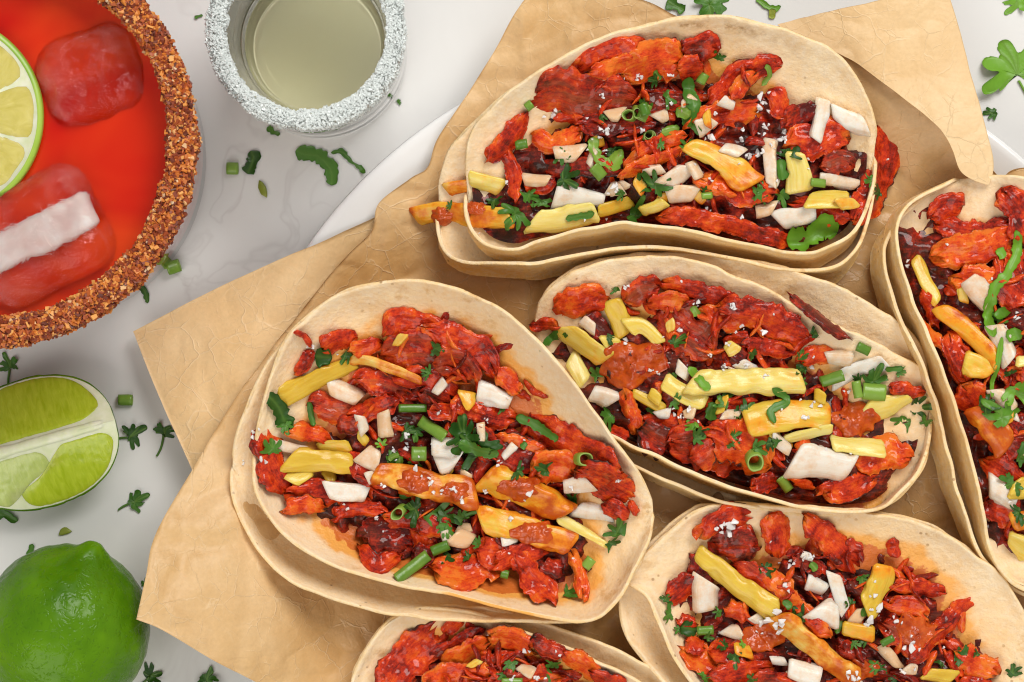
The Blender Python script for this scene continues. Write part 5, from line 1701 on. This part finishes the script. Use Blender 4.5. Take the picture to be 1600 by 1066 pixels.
# lime wheel floating on the drink
def lime_wheel(cx, cy, cz, R, th, tilt, az):
    e = empty('lime_slice', cx, cy, cz)
    tag(e, 'round lime slice floating on the red drink at the left edge', 'lime slice')
    na = 96
    a = np.linspace(0, 2 * np.pi, na, endpoint=False)

    def put(V):
        t = math.radians(tilt)
        x = V[:, 0] * math.cos(t) + V[:, 2] * math.sin(t); z = -V[:, 0] * math.sin(t) + V[:, 2] * math.cos(t)
        return np.stack([cx + x * math.cos(az) - V[:, 1] * math.sin(az), cy + x * math.sin(az) + V[:, 1] * math.cos(az), cz + z], 1)

    def ring_(prof):
        V, F = lathe(prof, 0, 0, na)
        return put(V), F
    V, F = ring_([(R - 1.5, -th), (R - 0.3, -th), (R, -th * 0.6), (R + 0.15, 0), (R, th * 0.6), (R - 0.3, th), (R - 1.5, th)])
    obj('rind', V, F, M['lime_rind'], parent=e, hm=False)
    V, F = ring_([(0.01, -th + 0.1), (R - 1.3, -th + 0.1), (R - 1.2, th - 0.08), (0.01, th - 0.08)])
    obj('pith', V, F, M['lime_pith'], parent=e, hm=False)
    ns = 9
    for k in range(ns):
        a0, a1 = 2 * np.pi * k / ns + 0.02, 2 * np.pi * (k + 1) / ns - 0.02
        nr, nt = 18, 16
        q = np.linspace(0, 1, nr)[:, None]; t = np.linspace(0, 1, nt)[None]
        corner = (1 - np.abs(2 * t - 1) ** 6) ** 0.5
        rr = 2.0 + (R - 4.4) * q * (0.86 + 0.14 * corner) + 0 * t
        am = (a0 + a1) / 2; ha = (a1 - a0) / 2
        aa = am + ha * (2 * t - 1) * np.minimum(1, 0.55 + q * 1.6)
        zz = th + 0.35 * np.sqrt(np.maximum((1 - np.abs(2 * t - 1) ** 4) * (1 - np.abs(2 * q - 1) ** 6), 0)) - 0.1 + 0.08 * noise(rr / 1.5, aa * 12, k)
        Vt = np.stack([rr * np.cos(aa), rr * np.sin(aa), zz], -1).reshape(-1, 3)
        f = grid_faces(nr, nt)
        if vnormals(Vt, [f])[:, 2].mean() < 0:
            f = f[:, ::-1]
        uv = np.stack([rr + 0 * aa, aa * 9 + 0 * rr], -1).reshape(-1, 2)
        obj('segment', put(Vt), [f], M['lime_flesh_pale'], parent=e, uv=uv, hm=False)
    return e


n = NT("lime_rind_edge")
c = n.coord("Object")
n.set(Base_Color=n.ramp(n.noise(c, 60.0, 3.0), [(0.3, (0.16, 0.34, 0.012)), (0.7, (0.36, 0.52, 0.07))]), Roughness=0.3)
M['lime_rind'] = n.m
x, y = P(-93, 182, 72)
lime_wheel(float(x), float(y), 71.5, 28.8, 1.6, 3, 0.4)

# ------------------------------------------------------------------ shot glass with salted rim
QX, QY = P(490, 65, 31)
QX, QY = float(QX), float(QY)
QH = 60.0
prof = [(0.01, 0.2), (24.5, 0.2), (26.2, 0.8), (26.8, 2.4), (26.9, 8), (27.4, 30), (28.6, QH - 1), (28.0, QH), (27.0, QH + 0.2), (26.2, QH - 0.4), (24.6, 50), (21.4, 30), (20.4, 20), (19.6, 13.5), (18.4, 11.2), (16.5, 10.6), (0.01, 10.4)]
V, F = lathe(prof, QX, QY, 128)
shot = obj('shot_glass', V, F, M['glass'])
tag(shot, 'small clear glass of pale tequila with a salted rim', 'glass')
prof = [(21.1, 26.6), (20.6, 26.1), (19.8, 25.9), (0.01, 25.9)]
V, F = lathe(prof, QX, QY, 128)
o = obj('tequila', V, F, M['tequila'])
tag(o, 'pale yellow tequila inside the salt-rimmed shot glass', 'drink')
o = crust('salt_rim', shot, QX, QY, QH - 1.0, 23.2, 28.9, 1.3, 12000, 0.85, 73, M['rim_salt'], zdrop=6.0)
o['label'] = 'white salt crust on the shot glass rim'

# ------------------------------------------------------------------ limes
LX, LY = P(100, 987, 25)
LX, LY = float(LX), float(LY)
nu, nv = 110, 140
t = np.linspace(0, np.pi, nu)[:, None]
a = np.linspace(0, 2 * np.pi, nv, endpoint=False)[None]
axl = 26.5 + 4.2 * np.exp(-(t / 0.19) ** 2) + 1.6 * np.exp(-((np.pi - t) / 0.2) ** 2)
ax_ = axl * np.cos(t) + 0 * a
rr = 25.4 * np.sin(t) ** 0.97 * (1 + 0.010 * np.cos(3 * a + 1))
lx, ly = rr * np.cos(a), rr * np.sin(a)
bump = 0.22 * fbm(ax_ / 3.0, lx / 3.0, ly / 3.0, 31, 2)
k = 1 + bump / 26
U = np.stack([lx * k, ax_ * k, ly * k], -1).reshape(-1, 3)         # long axis on local y
yaw, pit = math.radians(-22), math.radians(14)
U = np.stack([U[:, 0], U[:, 1] * math.cos(pit) - U[:, 2] * math.sin(pit), U[:, 1] * math.sin(pit) + U[:, 2] * math.cos(pit)], 1)
U = np.stack([U[:, 0] * math.cos(yaw) - U[:, 1] * math.sin(yaw), U[:, 0] * math.sin(yaw) + U[:, 1] * math.cos(yaw), U[:, 2]], 1)
U[:, 2] -= U[:, 2].min() - 0.1
U[:, 0] += LX; U[:, 1] += LY
f = grid_faces(nu, nv, wrap_v=True)
if np.einsum('ij,ij->i', vnormals(U, [f]), U - U.mean(0)).mean() < 0:
    f = f[:, ::-1]
o = obj('lime', U, [f], M['lime_skin'])
tag(o, 'whole green lime in the bottom left corner', 'lime')


def lime_wedge(cx, cy, ang, L, R, half):
    """quarter of a lime lying on its rind, both cut faces up, white core ridge between them"""
    zr = R * 0.93
    e = empty('lime_wedge', cx, cy, 0.0)
    tag(e, 'cut lime wedge, flesh side up, left of the paper', 'lime wedge')
    ca, sa = math.cos(math.radians(ang)), math.sin(math.radians(ang))

    def W(s, r, phi):
        # s along the axis (-1..1), r distance from the core, phi angle around it (0 straight down)
        X = s * L
        Yl = r * np.sin(phi); Zl = zr - r * np.cos(phi)
        return np.stack([cx + X * ca - Yl * sa, cy + X * sa + Yl * ca, Zl + 0 * X], -1)

    def prof(s):
        return R * np.sqrt(np.maximum(1 - np.abs(s) ** 2.15, 0)) ** 0.95
    nu = 70
    s = np.linspace(-1, 1, nu)[:, None]
    # rind
    ph = np.concatenate([[-half], np.linspace(-half, half, 48), [half]])[None]
    r = prof(s) + 0.2 * noise(s * 14, ph * 9, 0, 8)
    r[:, 0] = np.maximum(r[:, 1] - 0.65, 0); r[:, -1] = np.maximum(r[:, -2] - 0.65, 0)
    V = W(s + 0 * ph, r, ph).reshape(-1, 3)
    f = grid_faces(nu, 50)
    V[:, 2] = np.maximum(V[:, 2], 0.15)
    if vnormals(V, [f])[:, 2].mean() > 0:
        f = f[:, ::-1]
    obj('rind', V, [f], M['lime_skin'], parent=e)
    for sg in (-1, 1):
        q = np.linspace(0, 1, 26)[None]
        rr = np.maximum(prof(s) - 0.6, 0) * q
        # soft core ridge
        V = W(s + 0 * q, rr, np.full_like(rr, sg * half) + 0.0).reshape(-1, 3)
        f = grid_faces(nu, 26)
        if vnormals(V, [f])[:, 2].mean() < 0:
            f = f[:, ::-1]
        obj('cut_face', V, [f], M['lime_pith'], parent=e)
        n1, n2 = 50, 26
        u = np.linspace(0, 1, n1)[:, None]; v = np.linspace(0, 1, n2)[None]
        sb = 0.22 - 0.62 * v                    # slanting membrane on the lower face
        if sg > 0:
            segs = [(-0.96 + 0 * v, 0.85 + 0 * v, M['lime_flesh'])]
        else:
            segs = [(-0.97 + 0 * v, sb - 0.035, M['lime_membrane']), (sb, 0.90 + 0 * v, M['lime_flesh'])]
        for s0, s1, fm in segs:
            rnd = 1 - 0.10 * np.abs(2 * v - 1) ** 5
            ss = (s0 + s1) / 2 + (s1 - s0) / 2 * (2 * u - 1) * rnd
            lo = R * 0.115
            hi = np.maximum(prof(ss * 1.01) - 0.95, lo)
            tp = np.maximum(1 - np.abs(2 * u - 1) ** 9, 0) ** 0.5
            rr = (lo + hi) / 2 + (hi - lo) / 2 * (0.35 + 0.65 * tp) * (2 * v - 1)
            V = W(ss, rr, np.full_like(rr, sg * half))
            up = 0.55 * np.sqrt(np.maximum((1 - np.abs(2 * v - 1) ** 5) * (1 - np.abs(2 * u - 1) ** 10), 0)) - 0.06 + 0.06 * noise(ss * 20, rr / 1.2, 0, 3)
            V = V + up[..., None] * np.array([0, 0, 1.0])
            V = V.reshape(-1, 3)
            f = grid_faces(n1, n2)
            if vnormals(V, [f])[:, 2].mean() < 0:
                f = f[:, ::-1]
            uv = np.stack([rr + ss * 4, ss * L + 0 * rr], -1).reshape(-1, 2)
            obj('segment', V, [f], fm, parent=e, uv=uv)
    # white core
    a8 = np.linspace(0, 2 * np.pi, 14, endpoint=False)[None]
    rr = 1.6 * np.maximum(1 - np.abs(s) ** 4, 0.02) ** 0.5 * (1 + 0.15 * noise(s * 5, 0.5, 0, 2))
    X = s * L * 0.99 + 0 * a8
    Yl = rr * np.cos(a8) * 1.15; Zl = zr - 1.1 + rr * 0.8 * np.sin(a8)
    V = np.stack([cx + X * ca - Yl * sa, cy + X * sa + Yl * ca, Zl], -1).reshape(-1, 3)
    obj('core', V, [grid_faces(nu, 14, wrap_v=True)], M['lime_pith'], parent=e)


x, y = P(58, 692, 12)
lime_wedge(float(x), float(y), 16, 26.5, 23.0, math.radians(62))

for o in bpy.data.objects:
    if "_o" in o:
        del o["_o"]
